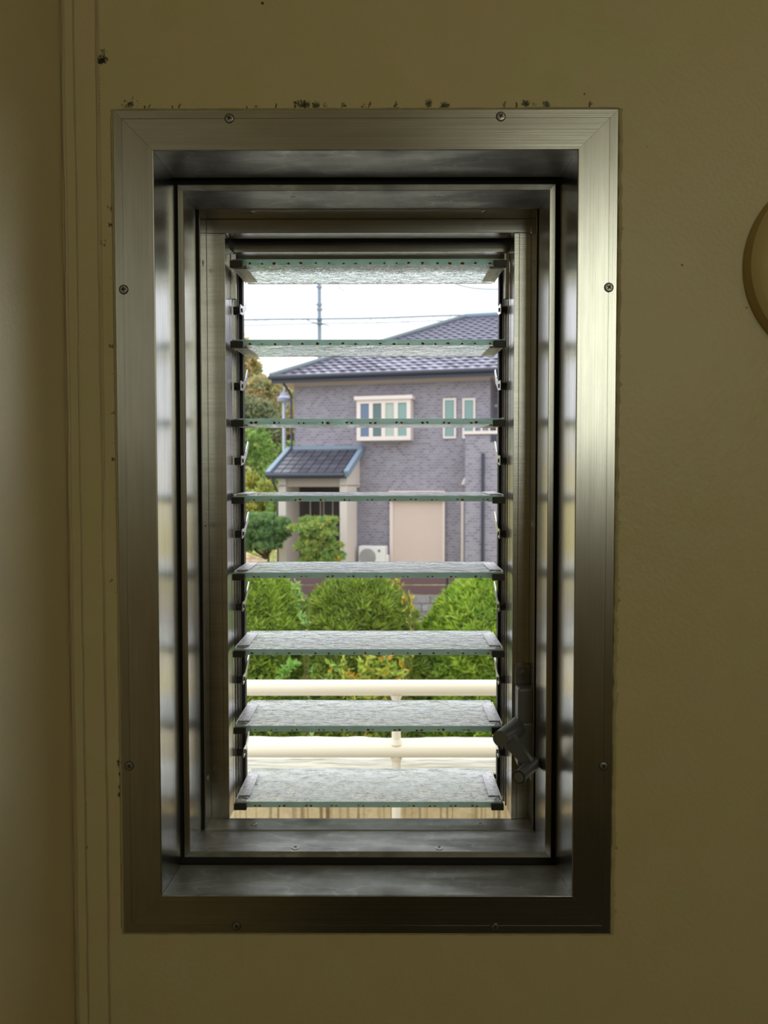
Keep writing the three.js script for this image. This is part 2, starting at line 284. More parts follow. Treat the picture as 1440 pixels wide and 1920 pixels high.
{ // inside the stiles: ribbed channel and the black operating bar
  for (const [a, s] of [[SX.l, 1], [SX.r, -1]]) {
    const B = LIP.b, T = 0.262 + EYE, X = (d) => a + s * d;
    const strip = (d0, d1, z0, z1, mat, name) => mesh(name, box(Math.min(X(d0), X(d1)), Math.max(X(d0), X(d1)), B, T, z0, z1), mat, win);
    strip(-0.006, 0.0002, -0.832, -0.872, M.alu, 'channel_web');
    strip(-0.001, 0.0012, -0.846, -0.849, M.aluPlain, 'channel_rib'); strip(-0.001, 0.0024, -0.857, -0.8595, M.aluPlain, 'channel_rib'); strip(-0.001, 0.0034, -0.866, -0.867, M.steel, 'channel_rib');
    strip(-0.002, 0.0066, -0.872, -0.882, M.black, 'operating_bar');
    mesh('operating_plate', rbox(Math.min(X(0.0006), X(0.0062)), Math.max(X(0.0006), X(0.0062)), 0.2075 + EYE, 0.2575 + EYE, -0.838, -0.841, 0.0005), M.alu, win);
  }
}
// glass blades
const BLADE_Y = [0.2428, 0.1572, 0.0725, -0.0108, -0.0943, -0.1785, -0.2631, -0.3476].map((y) => y + EYE);
const BLADE_RISE = [0.0052, 0.0044, 0.0036, 0.0031, 0.002, 0.0017, 0.0008, 0.0004];
const GX0 = -0.1662, GX1 = 0.1262, GD = 0.095, GT = 0.0063;
const ripple = tex(512, 512, (u, v) => { const w = fbm(u, v, 4, 8, 3, 91) * 0.06; return 0.7 * fbm(u + w, v, 11, 17, 2, 92) + 0.3 * fbm(u, v + w, 34, 44, 2, 93); }, false, 0.1);
const dustMap = tex(512, 256, (u, v) => 0.88 - 0.5 * Math.min(1, Math.max(0, fbm(u, v, 10, 10, 5, 94) * 1.7 - 0.35)), false, 0.15, 0.08);
M.glass = phys({ color: new THREE.Color(0.93, 0.96, 0.95), roughness: 0.07, transmission: 1, transmissionMap: dustMap, thickness: 0.006, ior: 1.52, attenuationColor: new THREE.Color(0.68, 0.92, 0.85), attenuationDistance: 0.06, bumpMap: ripple, bumpScale: 0.0013 });
M.glassEdge = phys({ color: new THREE.Color(0.84, 1.0, 0.93), roughness: 0.8, transmission: 0.96, thickness: 0, side: THREE.DoubleSide });
M.glassClear = M.glass.clone(); M.glassClear.transmissionMap = null; M.glassClear.transmission = 0.97; M.glassClear.roughness = 0.03; M.glassClear.color.setRGB(1, 1, 1);
M.wire = std({ color: new THREE.Color(0.1, 0.1, 0.095), roughness: 0.5, metalness: 0.6 });
M.rust = std({ color: rgb(160, 108, 44), roughness: 0.95 });
M.rustDark = std({ color: rgb(22, 14, 8), roughness: 0.95 });
const SLAB = boxUV(new THREE.BoxGeometry(GX1 - GX0, GT, GD)).translate(0, -GT / 2, -GD / 2);
const EDGE = boxUV(new THREE.PlaneGeometry(GX1 - GX0, GT)).translate(0, -GT / 2, 0.0004);
const WIRES = (() => { // diamond mesh cast into the glass
  const w = GX1 - GX0, st = 0.0255, list = [];
  for (const s of [-1, 1]) for (let k = -5; k < 17; k++) {
    const x0 = -w / 2 + k * st, run = GD * 0.62; let a = V(x0, -GT * 0.62, -0.0005), b = V(x0 + run * 1, -GT * 0.62, -GD + 0.0005);
    if (s < 0) { a = V(x0 + run, -GT * 0.62, -0.0005); b = V(x0, -GT * 0.62, -GD + 0.0005); }
    const cut = (p, q) => { const t = (lim) => (lim - p.x) / (q.x - p.x); if (p.x < -w / 2) p.lerp(q, t(-w / 2 + 0.0005)); if (p.x > w / 2) p.lerp(q, t(w / 2 - 0.0005)); };
    if (Math.max(a.x, b.x) < -w / 2 + 0.004 || Math.min(a.x, b.x) > w / 2 - 0.004) continue;
    cut(a, b); cut(b, a); list.push(rod(a, b, 0.00024, 0.00024, 5));
  }
  return merge(list);
})();
const CLIP_TOP = rbox(0, 0.0124, 0, 0.0011, -0.078, -0.014, 0.0004), CLIP_BOT = rbox(0, 0.0142, -GT - 0.0011, -GT, -0.078, -0.012, 0.0004), CLIP_SIDE = rbox(-0.0014, 0, -GT - 0.0012, 0.0012, -0.084, -0.004, 0.0004), CLIP_STOP = rbox(-0.002, 0.0116, -GT - 0.0024, -0.0016, -0.004, 0.0028, 0.0006);
function blob(R, x, y, r, geoList) { const n = 9, s = new THREE.Shape(); for (let k = 0; k < n; k++) { const q = k / n * Math.PI * 2, d = r * (0.6 + 0.7 * R()); s[k ? 'lineTo' : 'moveTo'](x + Math.cos(q) * d * 1.15, y + Math.sin(q) * d * 0.85); } geoList.push(new THREE.ExtrudeGeometry(s, { depth: 0.00018, bevelEnabled: false })); }
BLADE_Y.forEach((y, k) => {
  const R = rng(100 + k), b = new THREE.Group(); b.name = 'glass_blade'; win.add(b);
  b.userData.label = ['topmost wired glass blade, seen from below against the sky', 'second wired glass blade from the top', 'third wired glass blade, seen nearly edge-on', 'fourth wired glass blade, seen nearly edge-on', 'fifth wired glass blade with rippled sky reflections', 'sixth wired glass blade in front of the round bushes', 'seventh wired glass blade beside the crank handle', 'lowest wired glass blade with diamond wire showing'][k];
  b.position.set((GX0 + GX1) / 2, y, -0.81); b.rotation.x = Math.asin(BLADE_RISE[k] / GD);
  const w = GX1 - GX0;
  mesh('pane', SLAB, k < 3 ? M.glassClear : M.glass, b); mesh('pane_edge', EDGE, M.glassEdge, b, 'green cut edge of the glass'); stuff(mesh('wire_mesh', WIRES, M.wire, b));
  const brown = [], dark = [], pairs = k < 2 || k === 5, step = pairs ? 0.0143 : 0.0262;
  for (let x = -w / 2 + 0.018 + R() * 0.006; x < w / 2 - 0.012; x += step * (0.86 + 0.28 * R())) for (const o of pairs ? [0] : [-0.0026, 0.0026]) {
    const yy = -GT * (0.66 + 0.12 * R()), r = 0.0006 + R() * 0.0006 + (k < 3 ? 0.0003 : 0);
    blob(R, x + o, yy, r * 1.2, brown); blob(R, x + o + (R() - 0.5) * 0.0005, yy, r * 0.55, dark);
    if (k < 3) for (let i = 0; i < 6 * R(); i++) blob(R, x + o + (R() - 0.5) * 0.006, yy + (R() - 0.3) * 0.003, 0.00022, dark);
  }
  const bm = mesh('rust_stains', merge(brown), M.rust, b, 'brown rust where the wire ends show'); bm.position.z = 0.0005; stuff(bm);
  const dm = mesh('rust_spots', merge(dark), M.rustDark, b); dm.position.z = 0.0007; stuff(dm);
  for (const s of [-1, 1]) {
    const c = new THREE.Group(); c.name = 'blade_clip'; b.add(c); c.position.x = s * w / 2; c.scale.x = -s;
    const geo = merge([CLIP_TOP, CLIP_BOT, CLIP_SIDE].map((g) => g.clone()));
    const put = (g, m, n) => { const q = g.clone(); if (s > 0) { q.scale(-1, 1, 1); const p = q.attributes; for (const a of Object.values(p)) { for (let i = 0; i < a.count; i += 3) for (let e = 0; e < a.itemSize; e++) { const i1 = (i + 1) * a.itemSize + e, i2 = (i + 2) * a.itemSize + e, t = a.array[i1]; a.array[i1] = a.array[i2]; a.array[i2] = t; } } } return [n, q, m]; };
    b.remove(c);
    for (const [n, q, m] of [put(geo, M.clip, 'blade_clip'), put(CLIP_STOP, M.darkStop, 'clip_stop')]) { const o = mesh(n, q, m, b); o.position.x = s * w / 2; }
  }
});
{ // lever and pivot under every blade, both sides
  for (const s of [-1, 1]) BLADE_Y.slice(0, 7).forEach((y, k) => {
    const xa = s < 0 ? SX.l + 0.0068 : SX.r - 0.0068, py = y - 0.0425 - k * 0.0004, lean = [0, 0, 0.002, 0.0035, 0.0045, 0.005, 0.004][k];
    const g = prism([[0.0, -0.0062], [0.014, -0.0045 + lean * 0.4], [0.034, 0.006 + lean], [0.046, 0.0225], [0.040, 0.0235], [0.028, 0.0105 + lean], [0.012, 0.0052], [0.0, 0.005]], 0.001, (a, b, c) => V(c - 0.0005, b, -a));
    const l = mesh('lever', g, M.lever, win); l.position.set(xa + s * -0.0012, py, -0.852);
    const kn = mesh('lever_pivot', new THREE.CylinderGeometry(0.0043, 0.0043, 0.0075, 14).rotateZ(Math.PI / 2), M.black, win); kn.position.set(xa + s * 0.0042, py - 0.0012, -0.8555);
    const rv = mesh('rivet', new THREE.CylinderGeometry(0.0024, 0.0024, 0.003, 12).rotateZ(Math.PI / 2), M.black, win); rv.position.set(xa - s * 0.0012, py - 0.0006, -0.8575);
  });
}
{ // small screws of the window frame
  const R = rng(9), up = V(0, 1, 0), dn = V(0, -1, 0);
  for (const x of [550, 825]) screw(win, V(at(x, 367, 0.757).x, FL.t, -0.757), dn, 1.05, R() * 3);
  for (const x of [473, 908]) screw(win, V(at(x, 398, 0.79).x, LIP.t, -0.79), dn, 0.9, R() * 3);
  for (const x of [555, 823]) screw(win, V(at(x, 1585, 0.757).x, FL.b, -0.752), up, 1.1, R() * 3);
  for (const x of [477, 900]) screw(win, V(at(x, 1548, 0.8).x, LIP.b, -0.798), up, 0.95, R() * 3);
  for (const y of [628, 1341]) { screw(win, V(FL.l, at(357, y, 0.765).y, -0.764), V(1, 0, 0), 1, R() * 3); screw(win, V(FL.r, at(1020, y, 0.765).y, -0.764), V(-1, 0, 0), 1, R() * 3); }
  for (const y of [493, 983, 1460]) { screw(win, V(LIP.l, at(380, y, 0.795).y, -0.797), V(1, 0, 0), 0.8, R() * 3); screw(win, V(LIP.r, at(1006, y, 0.795).y, -0.797), V(-1, 0, 0), 0.8, R() * 3); }
}
{ // crank handle
  const c = new THREE.Group(); c.name = 'crank_handle'; c.userData.label = 'grey metal crank that tilts the blades'; win.add(c);
  const p0 = at(966, 1247, 0.807), p1 = at(994, 1284, 0.807), q1 = at(997, 1432, 0.8);
  mesh('mounting_plate', rbox(p0.x, p1.x, p1.y, p0.y, -0.8115, -0.8065, 0.0016, 3), M.crank, c);
  const bx0 = at(966, 1300, 0.8).x, bx1 = p1.x + 0.0016, yT = p1.y + 0.001, yB = q1.y;
  // gear housing, thicker towards the hub
  const body = merge([rbox(bx0 + 0.001, bx1, yB, yT, -0.8115, -0.789, 0.0032, 4), rbox(bx0 + 0.001, bx1, yB + 0.006, yT - 0.036, -0.8, -0.786, 0.003, 4)]);
  mesh('gear_housing', body, M.crank, c);
  const a = at(968, 1366, 0.79), b = at(938, 1385, 0.748), k0 = at(1001, 1432, 0.768), k1 = at(973, 1457, 0.728);
  mesh('hub', merge([rod(a, b, 0.0098, 0.0081, 32), rod(a.clone().lerp(b, -0.25), a, 0.0112, 0.0098, 32)]), M.crank, c);
  mesh('hub_cap', rod(b.clone().lerp(a, 0.04), b.clone().lerp(a, -0.015), 0.0076, 0.0074, 32), M.crankCap, c);
  // flat arm from the hub to the knob
  const dir = k0.clone().sub(a.clone().lerp(b, 0.72)).normalize(), ax = b.clone().sub(a).normalize(), side = dir.clone().cross(ax).normalize();
  const A = a.clone().lerp(b, 0.68), K = k0.clone().lerp(k1, 0.18), ring = (p, w, t) => [[-w, -t], [w, -t], [w, t], [-w, t]].map(([u, v]) => p.clone().addScaledVector(side, u).addScaledVector(ax, v));
  const r0 = ring(A, 0.0082, 0.0046), r1 = ring(K, 0.0046, 0.0034), faces = [];
  for (let i = 0; i < 4; i++) { const j = (i + 1) % 4; faces.push(quadGeo(r0[i], r0[j], r1[j], r1[i])); }
  faces.push(quadGeo(r0[3], r0[2], r0[1], r0[0]), quadGeo(r1[0], r1[1], r1[2], r1[3]));
  mesh('arm', merge(faces), M.crank, c);
  mesh('knob', merge([rod(k0, k1, 0.0066, 0.0064, 32), new THREE.SphereGeometry(0.0066, 24, 16).translate(k0.x, k0.y, k0.z)]), M.crank, c);
  mesh('knob_ring', rod(k1.clone().lerp(k0, 0.02), k1.clone().lerp(k0, -0.012), 0.0064, 0.0062, 28), M.black, c);
  mesh('knob_cap', rod(k1.clone().lerp(k0, 0.03), k1.clone().lerp(k0, -0.02), 0.0053, 0.0051, 28), M.crankCap, c);
  const s = screw(c, at(980, 1264, 0.8065).setZ(-0.8066), V(0, 0, 1), 1.25, 0.75); s.material = M.crank;
}

// ------------------------------------------------------------------ things in the room
{ // round cover plate
  const q = at(1577, 500, -Z0), t = thing('round_cover_plate', 'round cream plastic cover plate with a raised rim on the wall', 'cover plate', [q.x, q.y, Z0]);
  const prof = [[0.0905, 0], [0.0905, 0.003], [0.088, 0.010], [0.0835, 0.0132], [0.082, 0.0136], [0.0805, 0.0128], [0.0795, 0.0108], [0.074, 0.0094], [0.03, 0.0088], [0.0001, 0.0088]].map((p) => new THREE.Vector2(...p));
  const cream = phys({ color: rgb(186, 166, 112), roughness: 0.38 });
  mesh('plate', toCreasedNormals(new THREE.LatheGeometry(prof, 96).rotateX(Math.PI / 2), 0.5), cream, t);
  for (const s of [-1, 1]) { const m = screw(t, V(s * 0.0675, -0.0255, 0.0094), V(0, 0, 1), 1.0, 0.6); mesh('grime_ring', WASHER, M.darkStop, m); }
}
{ // a frosted window high in the wall behind the camera, lit by the day outside
  const t = struct('window_2', null, null, 'small daylit frosted window high in the wall facing the louvre window', 'window'); t.position.set(PANE.x, PANE.y, ROOM.back);
  for (const s of SIDES) mesh('frame', frameSide({ l: -PANE.w / 2, r: PANE.w / 2, t: PANE.h / 2, b: -PANE.h / 2 }, [[0, -0.001], [0, -0.03], [0.035, -0.03], [0.035, -0.001]].reverse(), s), M.alu, t);
  mesh('window_pane', box(-PANE.w / 2, PANE.w / 2, -PANE.h / 2, PANE.h / 2, -0.012, -0.006), std({ color: 0xffffff, emissive: new THREE.Color(PANE.color), emissiveIntensity: 0.9, roughness: 0.6 }), t);
  const l = new THREE.RectAreaLight(PANE.color, PANE.power, PANE.w, PANE.h); l.position.set(PANE.x, PANE.y, ROOM.back - 0.016); l.lookAt(PANE.x, PANE.y, -5); l.name = 'window_glow'; scene.add(l);
}

// ------------------------------------------------------------------ outside: walkway, parapet and railing
const stucco = tex(512, 512, (u, v) => 0.5 * fbm(u, v, 26, 26, 3, 120) + 0.5 * fbm(u, v, 60, 60, 2, 121), false, 0.5);
const stuccoMap = tex(512, 512, (u, v) => { const n = 0.9 + 0.2 * (fbm(u, v, 12, 12, 5, 122) - 0.5); return [0.95 * n, 0.94 * n, 0.88 * n]; }, true, 0.7);
{
  const c = document.createElement('canvas'); c.width = 1024; c.height = 256; const g = c.getContext('2d'), R = rng(14);
  g.fillStyle = 'rgb(208,190,148)'; g.fillRect(0, 0, 1024, 256);
  for (let k = 0; k < 900; k++) { g.fillStyle = R() < 0.5 ? 'rgba(230,216,180,.12)' : 'rgba(150,128,88,.1)'; g.beginPath(); g.ellipse(R() * 1024, R() * 256, 3 + R() * 20, 3 + R() * 14, 0, 0, 7); g.fill(); }
  for (let k = 0; k < 70; k++) { const x = R() * 1024, w = 2 + R() * 6; g.strokeStyle = `rgba(98,78,48,${0.12 + R() * 0.32})`; g.lineWidth = w; g.beginPath(); g.moveTo(x, 0); g.bezierCurveTo(x + R() * 8 - 4, 80, x + R() * 8 - 4, 170, x + R() * 8 - 4, 120 + R() * 136); g.stroke(); }
  const t = new THREE.CanvasTexture(c); t.colorSpace = THREE.SRGBColorSpace; t.wrapS = t.wrapT = THREE.RepeatWrapping; t.repeat.set(1 / 1.3, 1 / 0.6); t.offset.set(0, -0.12 / 0.6);
  M.parapetFace = std({ map: t, roughness: 0.95, bumpMap: stucco, bumpScale: 0.004 });
  M.parapetTop = std({ map: stuccoMap, roughness: 0.95, bumpMap: stucco, bumpScale: 0.008 });
  M.railPaint = phys({ color: rgb(238, 230, 208), roughness: 0.45 });
}
const RAIL_Z = 2.05;
{
  const yTop = at(720, 1432, 2.13).y, x0 = -4, x1 = 4;
  const top = new THREE.PlaneGeometry(8, 0.24, 320, 20).rotateX(-Math.PI / 2), p = top.attributes.position; // rough trowelled coping, rounded at its edges
  for (let i = 0; i < p.count; i++) { const z = p.getZ(i) / 0.12, e = Math.abs(z); p.setY(i, 0.012 * fbm((p.getX(i) + 4) / 8, (z + 1) / 2, 90, 6, 3, 130) - (e > 0.8 ? (e - 0.8) * (z > 0 ? 0.16 : 0.03) : 0)); }
  top.computeVertexNormals(); boxUV(top);
  const w = struct('wall_parapet', null, null, 'streaked cream parapet wall with a rough coping behind the railing', 'parapet');
  mesh('wall_face', box(x0, x1, -0.3, yTop - 0.03, -2.13, -2.37), M.parapetFace, w);
  const cap = mesh('coping', merge([top, box(-4, 4, -0.04, -0.02, -0.12, 0.12)]), M.parapetTop, w); cap.position.set(0, yTop - 0.004, -2.25);
  struct('floor_walkway', box(x0, x1, -0.3, -0.1, -0.872, -2.37), std({ color: rgb(150, 146, 136), roughness: 0.9 }), 'concrete floor of the outside walkway', 'floor');
  const r = thing('railing', 'cream painted tubular railing with two rails along the parapet', 'railing', [0, 0, -RAIL_Z]);
  const a = at(720, 1289.5, RAIL_Z).y, b = at(720, 1406, RAIL_Z).y, px = at(743, 1400, RAIL_Z).x;
  mesh('rail', rod(V(x0, a, 0), V(x1, a, 0), 0.0215, 0.0215, 28), M.railPaint, r); mesh('rail', rod(V(x0, b, 0), V(x1, b, 0), 0.0205, 0.0205, 28), M.railPaint, r);
  for (const d of [-1.8, -0.9, 0, 0.9, 1.8]) {
    const y0 = yTop - 0.28, parts = [rod(V(px + d, y0, 0), V(px + d, a, 0), 0.0125, 0.0125, 20)];
    for (const [y, s] of [[a, -1], [b, -1], [b, 1]]) parts.push(rod(V(px + d, y + s * 0.018, 0), V(px + d, y + s * 0.031, 0), 0.0185, 0.0128, 20));
    parts.push(rod(V(px + d, y0 + 0.01, 0), V(px + d, y0 + 0.01, -0.085), 0.0125, 0.0125, 14));
    mesh('post', merge(parts), M.railPaint, r);
  }
}

// ------------------------------------------------------------------ outside: ground, road, hill
const ROAD_Y = EYE - 3.1;
const earth = tex(512, 512, (u, v) => { const a = fbm(u, v, 8, 8, 5, 140), b = fbm(u, v, 40, 40, 3, 141), t = Math.min(1, Math.max(0, (a - 0.42) * 5)); const g = [0.62, 0.64, 0.36], s = [0.74, 0.62, 0.5]; return [0, 1, 2].map((k) => (g[k] * t + s[k] * (1 - t)) * (0.7 + 0.6 * b)); }, true, 5);
const asphalt = tex(256, 256, (u, v) => { const n = 0.47 + 0.16 * fbm(u, v, 40, 40, 3, 145); return [n, n, n * 1.02]; }, true, 2);
struct('ground', box(-160, 160, ROAD_Y - 0.4, ROAD_Y - 0.02, -220, -2.37), std({ map: earth, roughness: 1 }), 'open ground beyond the parapet', 'ground');
struct('road', box(-30, 30, ROAD_Y - 0.02, ROAD_Y, -17, -12.4), std({ map: asphalt, roughness: 0.9 }), 'grey asphalt lane showing between the bushes', 'road');
struct('kerb', rbox(-30, 30, ROAD_Y - 0.02, ROAD_Y + 0.12, -12.4, -12.15, 0.02), std({ color: rgb(205, 202, 196), roughness: 0.9 }), 'pale concrete kerb at the edge of the lane', 'kerb');
const hillH = (x, z) => { const d = -z; return d < 25 ? -1.05 : -1.05 + Math.min(1, (d - 25) / 17) * 4.6 + (fbm((x + 100) / 200, d / 200, 70, 70, 3, 150) - 0.5) * 1.0 * Math.min(1, (d - 25) / 3); };
{
  const g = new THREE.PlaneGeometry(60, 60, 120, 120).rotateX(-Math.PI / 2).translate(-22, 0, -54), p = g.attributes.position;
  for (let i = 0; i < p.count; i++) p.setY(i, hillH(p.getX(i), p.getZ(i)));
  g.computeVertexNormals();
  struct('hill', boxUV(g), std({ map: earth, roughness: 1 }), 'weedy earth slope rising beside the house', 'hill');
  struct('house_plot', box(-14, 16, ROAD_Y, -1.1, -40, -17.35), std({ map: earth, roughness: 1 }), 'raised plot that the house stands on', 'ground');
}

// ------------------------------------------------------------------ plants
const leafMat = (c, t = 0.35) => phys({ color: c, roughness: 0.75, transmission: t, thickness: 0, side: THREE.DoubleSide });
M.leaf = leafMat(0xffffff);
function leafGeo(l, w, bend = 0.25) { // a pointed, folded leaf of 6 triangles, base at the origin, along +y
  const p = [[0, 0, 0], [w / 2, l * 0.4, bend * w], [0, l * 0.45, 0], [-w / 2, l * 0.4, bend * w], [0, l, bend * l * 0.6]];
  const f = [0, 1, 2, 0, 2, 3, 2, 1, 4, 3, 2, 4], g = new THREE.BufferGeometry();
  g.setAttribute('position', new THREE.Float32BufferAttribute(f.flatMap((i) => p[i]), 3)); g.setAttribute('uv', new THREE.Float32BufferAttribute(new Array(f.length * 2).fill(0), 2)); g.computeVertexNormals(); return g;
}
function tuft(R, n, l, w, spread) { const out = []; for (let k = 0; k < n; k++) { const g = leafGeo(l * (0.7 + 0.6 * R()), w * (0.7 + 0.6 * R())); g.rotateX((R() - 0.5) * spread * 2); g.rotateZ((R() - 0.5) * spread * 2); g.rotateY(R() * 6.28); g.translate((R() - 0.5) * l * 0.5, (R() - 0.5) * l * 0.4, (R() - 0.5) * l * 0.5); out.push(g); } return merge(out); }
const TUFT = { needle: tuft(rng(41), 18, 0.07, 0.02, 0.85), broad: tuft(rng(42), 12, 0.16, 0.075, 1.2), small: tuft(rng(43), 12, 0.09, 0.035, 1.1), far: tuft(rng(44), 12, 0.34, 0.18, 1.3) };
function foliage(parent, name, geo, spots, colors, seed) { // spots: [position, direction, scale]
  const R = rng(seed), m = new THREE.InstancedMesh(geo, M.leaf, spots.length), o = new THREE.Object3D(), c = new THREE.Color();
  m.name = name; m.castShadow = m.receiveShadow = true; m.userData.kind = 'stuff';
  spots.forEach(([p, d, s], i) => {
    o.position.copy(p); o.quaternion.setFromUnitVectors(V(0, 1, 0), d); o.rotateY(R() * 6.28); o.scale.setScalar(s); o.updateMatrix(); m.setMatrixAt(i, o.matrix);
    const a = colors[Math.floor(R() * colors.length)], b = colors[Math.floor(R() * colors.length)]; c.copy(a).lerp(b, R()).multiplyScalar(0.85 + 0.3 * R()); m.setColorAt(i, c);
  });
  parent.add(m); return m;
}
const GREEN = [rgb(160, 186, 54), rgb(132, 164, 46), rgb(182, 202, 76), rgb(110, 142, 42)];
function roundBush(name, label, px, topPy, halfPx, dist, seed, colors = GREEN) {
  const c = at(px, 1200, dist), top = at(px, topPy, dist).y, r = halfPx / FPX * dist, h = top - ROAD_Y, R = rng(seed);
  const t = thing(name, label, 'bush', [c.x, ROAD_Y - 0.02, c.z], 0, 'clipped conifers below the walkway');
  const rad_ = (v) => { const q = v < 0.25 ? 0.86 + 0.14 * (v / 0.25) : Math.pow(Math.max(0, 1 - Math.pow((v - 0.25) / 0.75, 4.2)), 0.5); return r * q; };
  const prof = []; for (let k = 0; k <= 24; k++) prof.push(new THREE.Vector2(Math.max(0.001, rad_(k / 24) * 0.8), k / 24 * h * 0.965 + 0.05));
  mesh('branches', new THREE.LatheGeometry(prof, 28), std({ color: rgb(44, 52, 20), roughness: 1 }), t);
  const spots = [];
  for (let k = 0; k < 9500; k++) {
    const v = 0.15 + 0.85 * Math.pow(R(), 0.75), a = R() * 6.283, lump = 0.8 + 0.34 * fbm(a / 6.283, v, 26, 22, 2, seed), q = rad_(v) * lump * (0.93 + 0.1 * R());
    const d = V(Math.cos(a) * 0.75, 0.55 + v * 0.7, Math.sin(a) * 0.75).normalize();
    spots.push([V(Math.cos(a) * q, v * h * (0.98 + 0.02 * R()), Math.sin(a) * q), d, 0.7 + 0.6 * R()]);
  }
  foliage(t, 'foliage', TUFT.needle, spots, colors, seed + 1); return t;
}
roundBush('conifer_bush', 'round clipped conifer bush with leafy vine shoots between it and the next', 474, 1072, 120, 6.6, 300);
roundBush('conifer_bush', 'round clipped conifer bush edged with yellow-orange vine leaves', 672, 1080, 124, 6.5, 310, [rgb(150, 172, 52), rgb(124, 150, 46), rgb(170, 188, 66), rgb(102, 130, 40)]);
roundBush('conifer_bush', 'bright round conifer bush behind the louvre levers beside the crank', 930, 1076, 142, 6.6, 320, [rgb(170, 200, 58), rgb(142, 178, 52), rgb(194, 214, 84), rgb(118, 154, 46)]);
function leafyPlant(name, label, category, curve, n, spread, geo, colors, scale, seed, group) { // stems with leaves along given world curves
  const R = rng(seed), base = curve[0][0], t = thing(name, label, category, [base.x, base.y, base.z], 0, group), spots = [];
  for (const pts of curve) mesh('stem', tube(pts.map((p) => p.clone().sub(base)), 0.005, 24, 5), M.stem ??= std({ color: rgb(92, 84, 46), roughness: 0.9 }), t);
  for (const pts of curve) { const cv = new THREE.CatmullRomCurve3(pts); for (let k = 0; k < n; k++) { const p = cv.getPoint(0.25 + 0.75 * R()).sub(base).add(V((R() - 0.5), (R() - 0.5), (R() - 0.5)).multiplyScalar(spread)); spots.push([p, V(R() - 0.5, 0.3 + R() * 0.5, R() * 0.8).normalize(), scale * (0.7 + 0.6 * R())]); } }
  foliage(t, 'leaves', geo, spots, colors, seed + 1); return t;
}
const LEAF1 = tuft(rng(45), 5, 0.07, 0.032, 1.2);
{
  const d = 5.55, g0 = (px) => { const p = at(px, 1270, d); p.y = ROAD_Y - 0.02; return p; };
  const YO = [rgb(190, 194, 60), rgb(220, 176, 60), rgb(150, 182, 70), rgb(170, 190, 80), rgb(130, 166, 60)];
  leafyPlant('vine', 'leafy vine with yellow and orange leaves on the flank of the middle bush', 'vine', [[g0(750), at(766, 1260, 5.9), at(776, 1170, 5.95), at(762, 1110, 6.0), at(735, 1086, 6.05)], [g0(750), at(760, 1250, 5.85), at(770, 1190, 5.9), at(752, 1105, 6.0)]], 14, 0.05, LEAF1, [rgb(206, 196, 70), rgb(222, 156, 50), rgb(160, 176, 56), rgb(186, 188, 60)], 0.6, 400);
  leafyPlant('shrub', 'low shrub with yellow-green and orange leaves above the top rail', 'shrub', [[g0(690), at(660, 1290, d), at(628, 1252, d)], [g0(690), at(690, 1290, d), at(684, 1240, d)], [g0(690), at(715, 1290, d), at(730, 1238, d)], [g0(690), at(730, 1300, d), at(752, 1254, d)], [g0(690), at(650, 1300, d), at(606, 1270, d)]], 42, 0.12, LEAF1, YO, 0.8, 410);
  leafyPlant('vine', 'pale green vine shoots climbing between the first two bushes', 'vine', [[g0(575), at(570, 1180, 5.75), at(560, 1120, 5.8), at(555, 1092, 5.85)], [g0(575), at(578, 1180, 5.7), at(566, 1150, 5.7)]], 22, 0.03, LEAF1, [rgb(150, 190, 96), rgb(120, 166, 80), rgb(170, 196, 110)], 0.62, 420);
  leafyPlant('fern', 'pale green fern-like shoot at the foot of the first bush', 'plant', [[g0(520), at(526, 1290, 5.5), at(536, 1262, 5.45), at(556, 1244, 5.4)]], 26, 0.03, LEAF1, [rgb(150, 196, 84), rgb(126, 176, 70)], 0.75, 430);
}
function tree(name, label, base, height, crown, blobs, colors, seed, o = {}) { // blobs: [dx, dy, dz, rx, ry, rz, count]
  const R = rng(seed), t = thing(name, label, o.category ?? 'tree', base.toArray(), 0, o.group);
  const limbs = [tube([V(0, 0, 0), V(0.03 * height, height * 0.4, 0), V(0, height * 0.8, 0.02)], o.trunk ?? height * 0.018, 16, 7)];
  for (const b of blobs) limbs.push(tube([V(0, height * 0.35, 0), V(b[0] * 0.5, (height * 0.35 + b[1]) / 2, b[2] * 0.5), V(b[0], b[1], b[2])], (o.trunk ?? height * 0.018) * 0.45, 10, 5));
  mesh('trunk', merge(limbs), std({ color: rgb(84, 70, 54), roughness: 1 }), t);
  const spots = [];
  for (const [dx, dy, dz, rx, ry, rz, n] of blobs) for (let k = 0; k < n; k++) {
    const a = R() * 6.283, y = R() * 2 - 1, q = Math.sqrt(1 - y * y), s = 0.5 + 0.55 * Math.pow(R(), 0.5), p = V(dx + Math.cos(a) * q * rx * s, dy + y * ry * s, dz + Math.sin(a) * q * rz * s);
    spots.push([p, V(Math.cos(a) * q, 0.5 + y, Math.sin(a) * q).normalize(), (o.scale ?? 1) * (0.7 + 0.6 * R())]);
  }
  foliage(t, 'leaves', o.geo ?? TUFT.far, spots, colors, seed + 1); return t;
}
const onHill = (px, d) => { const p = at(px, 900, d); p.y = hillH(p.x, p.z) - 0.05; return p; };
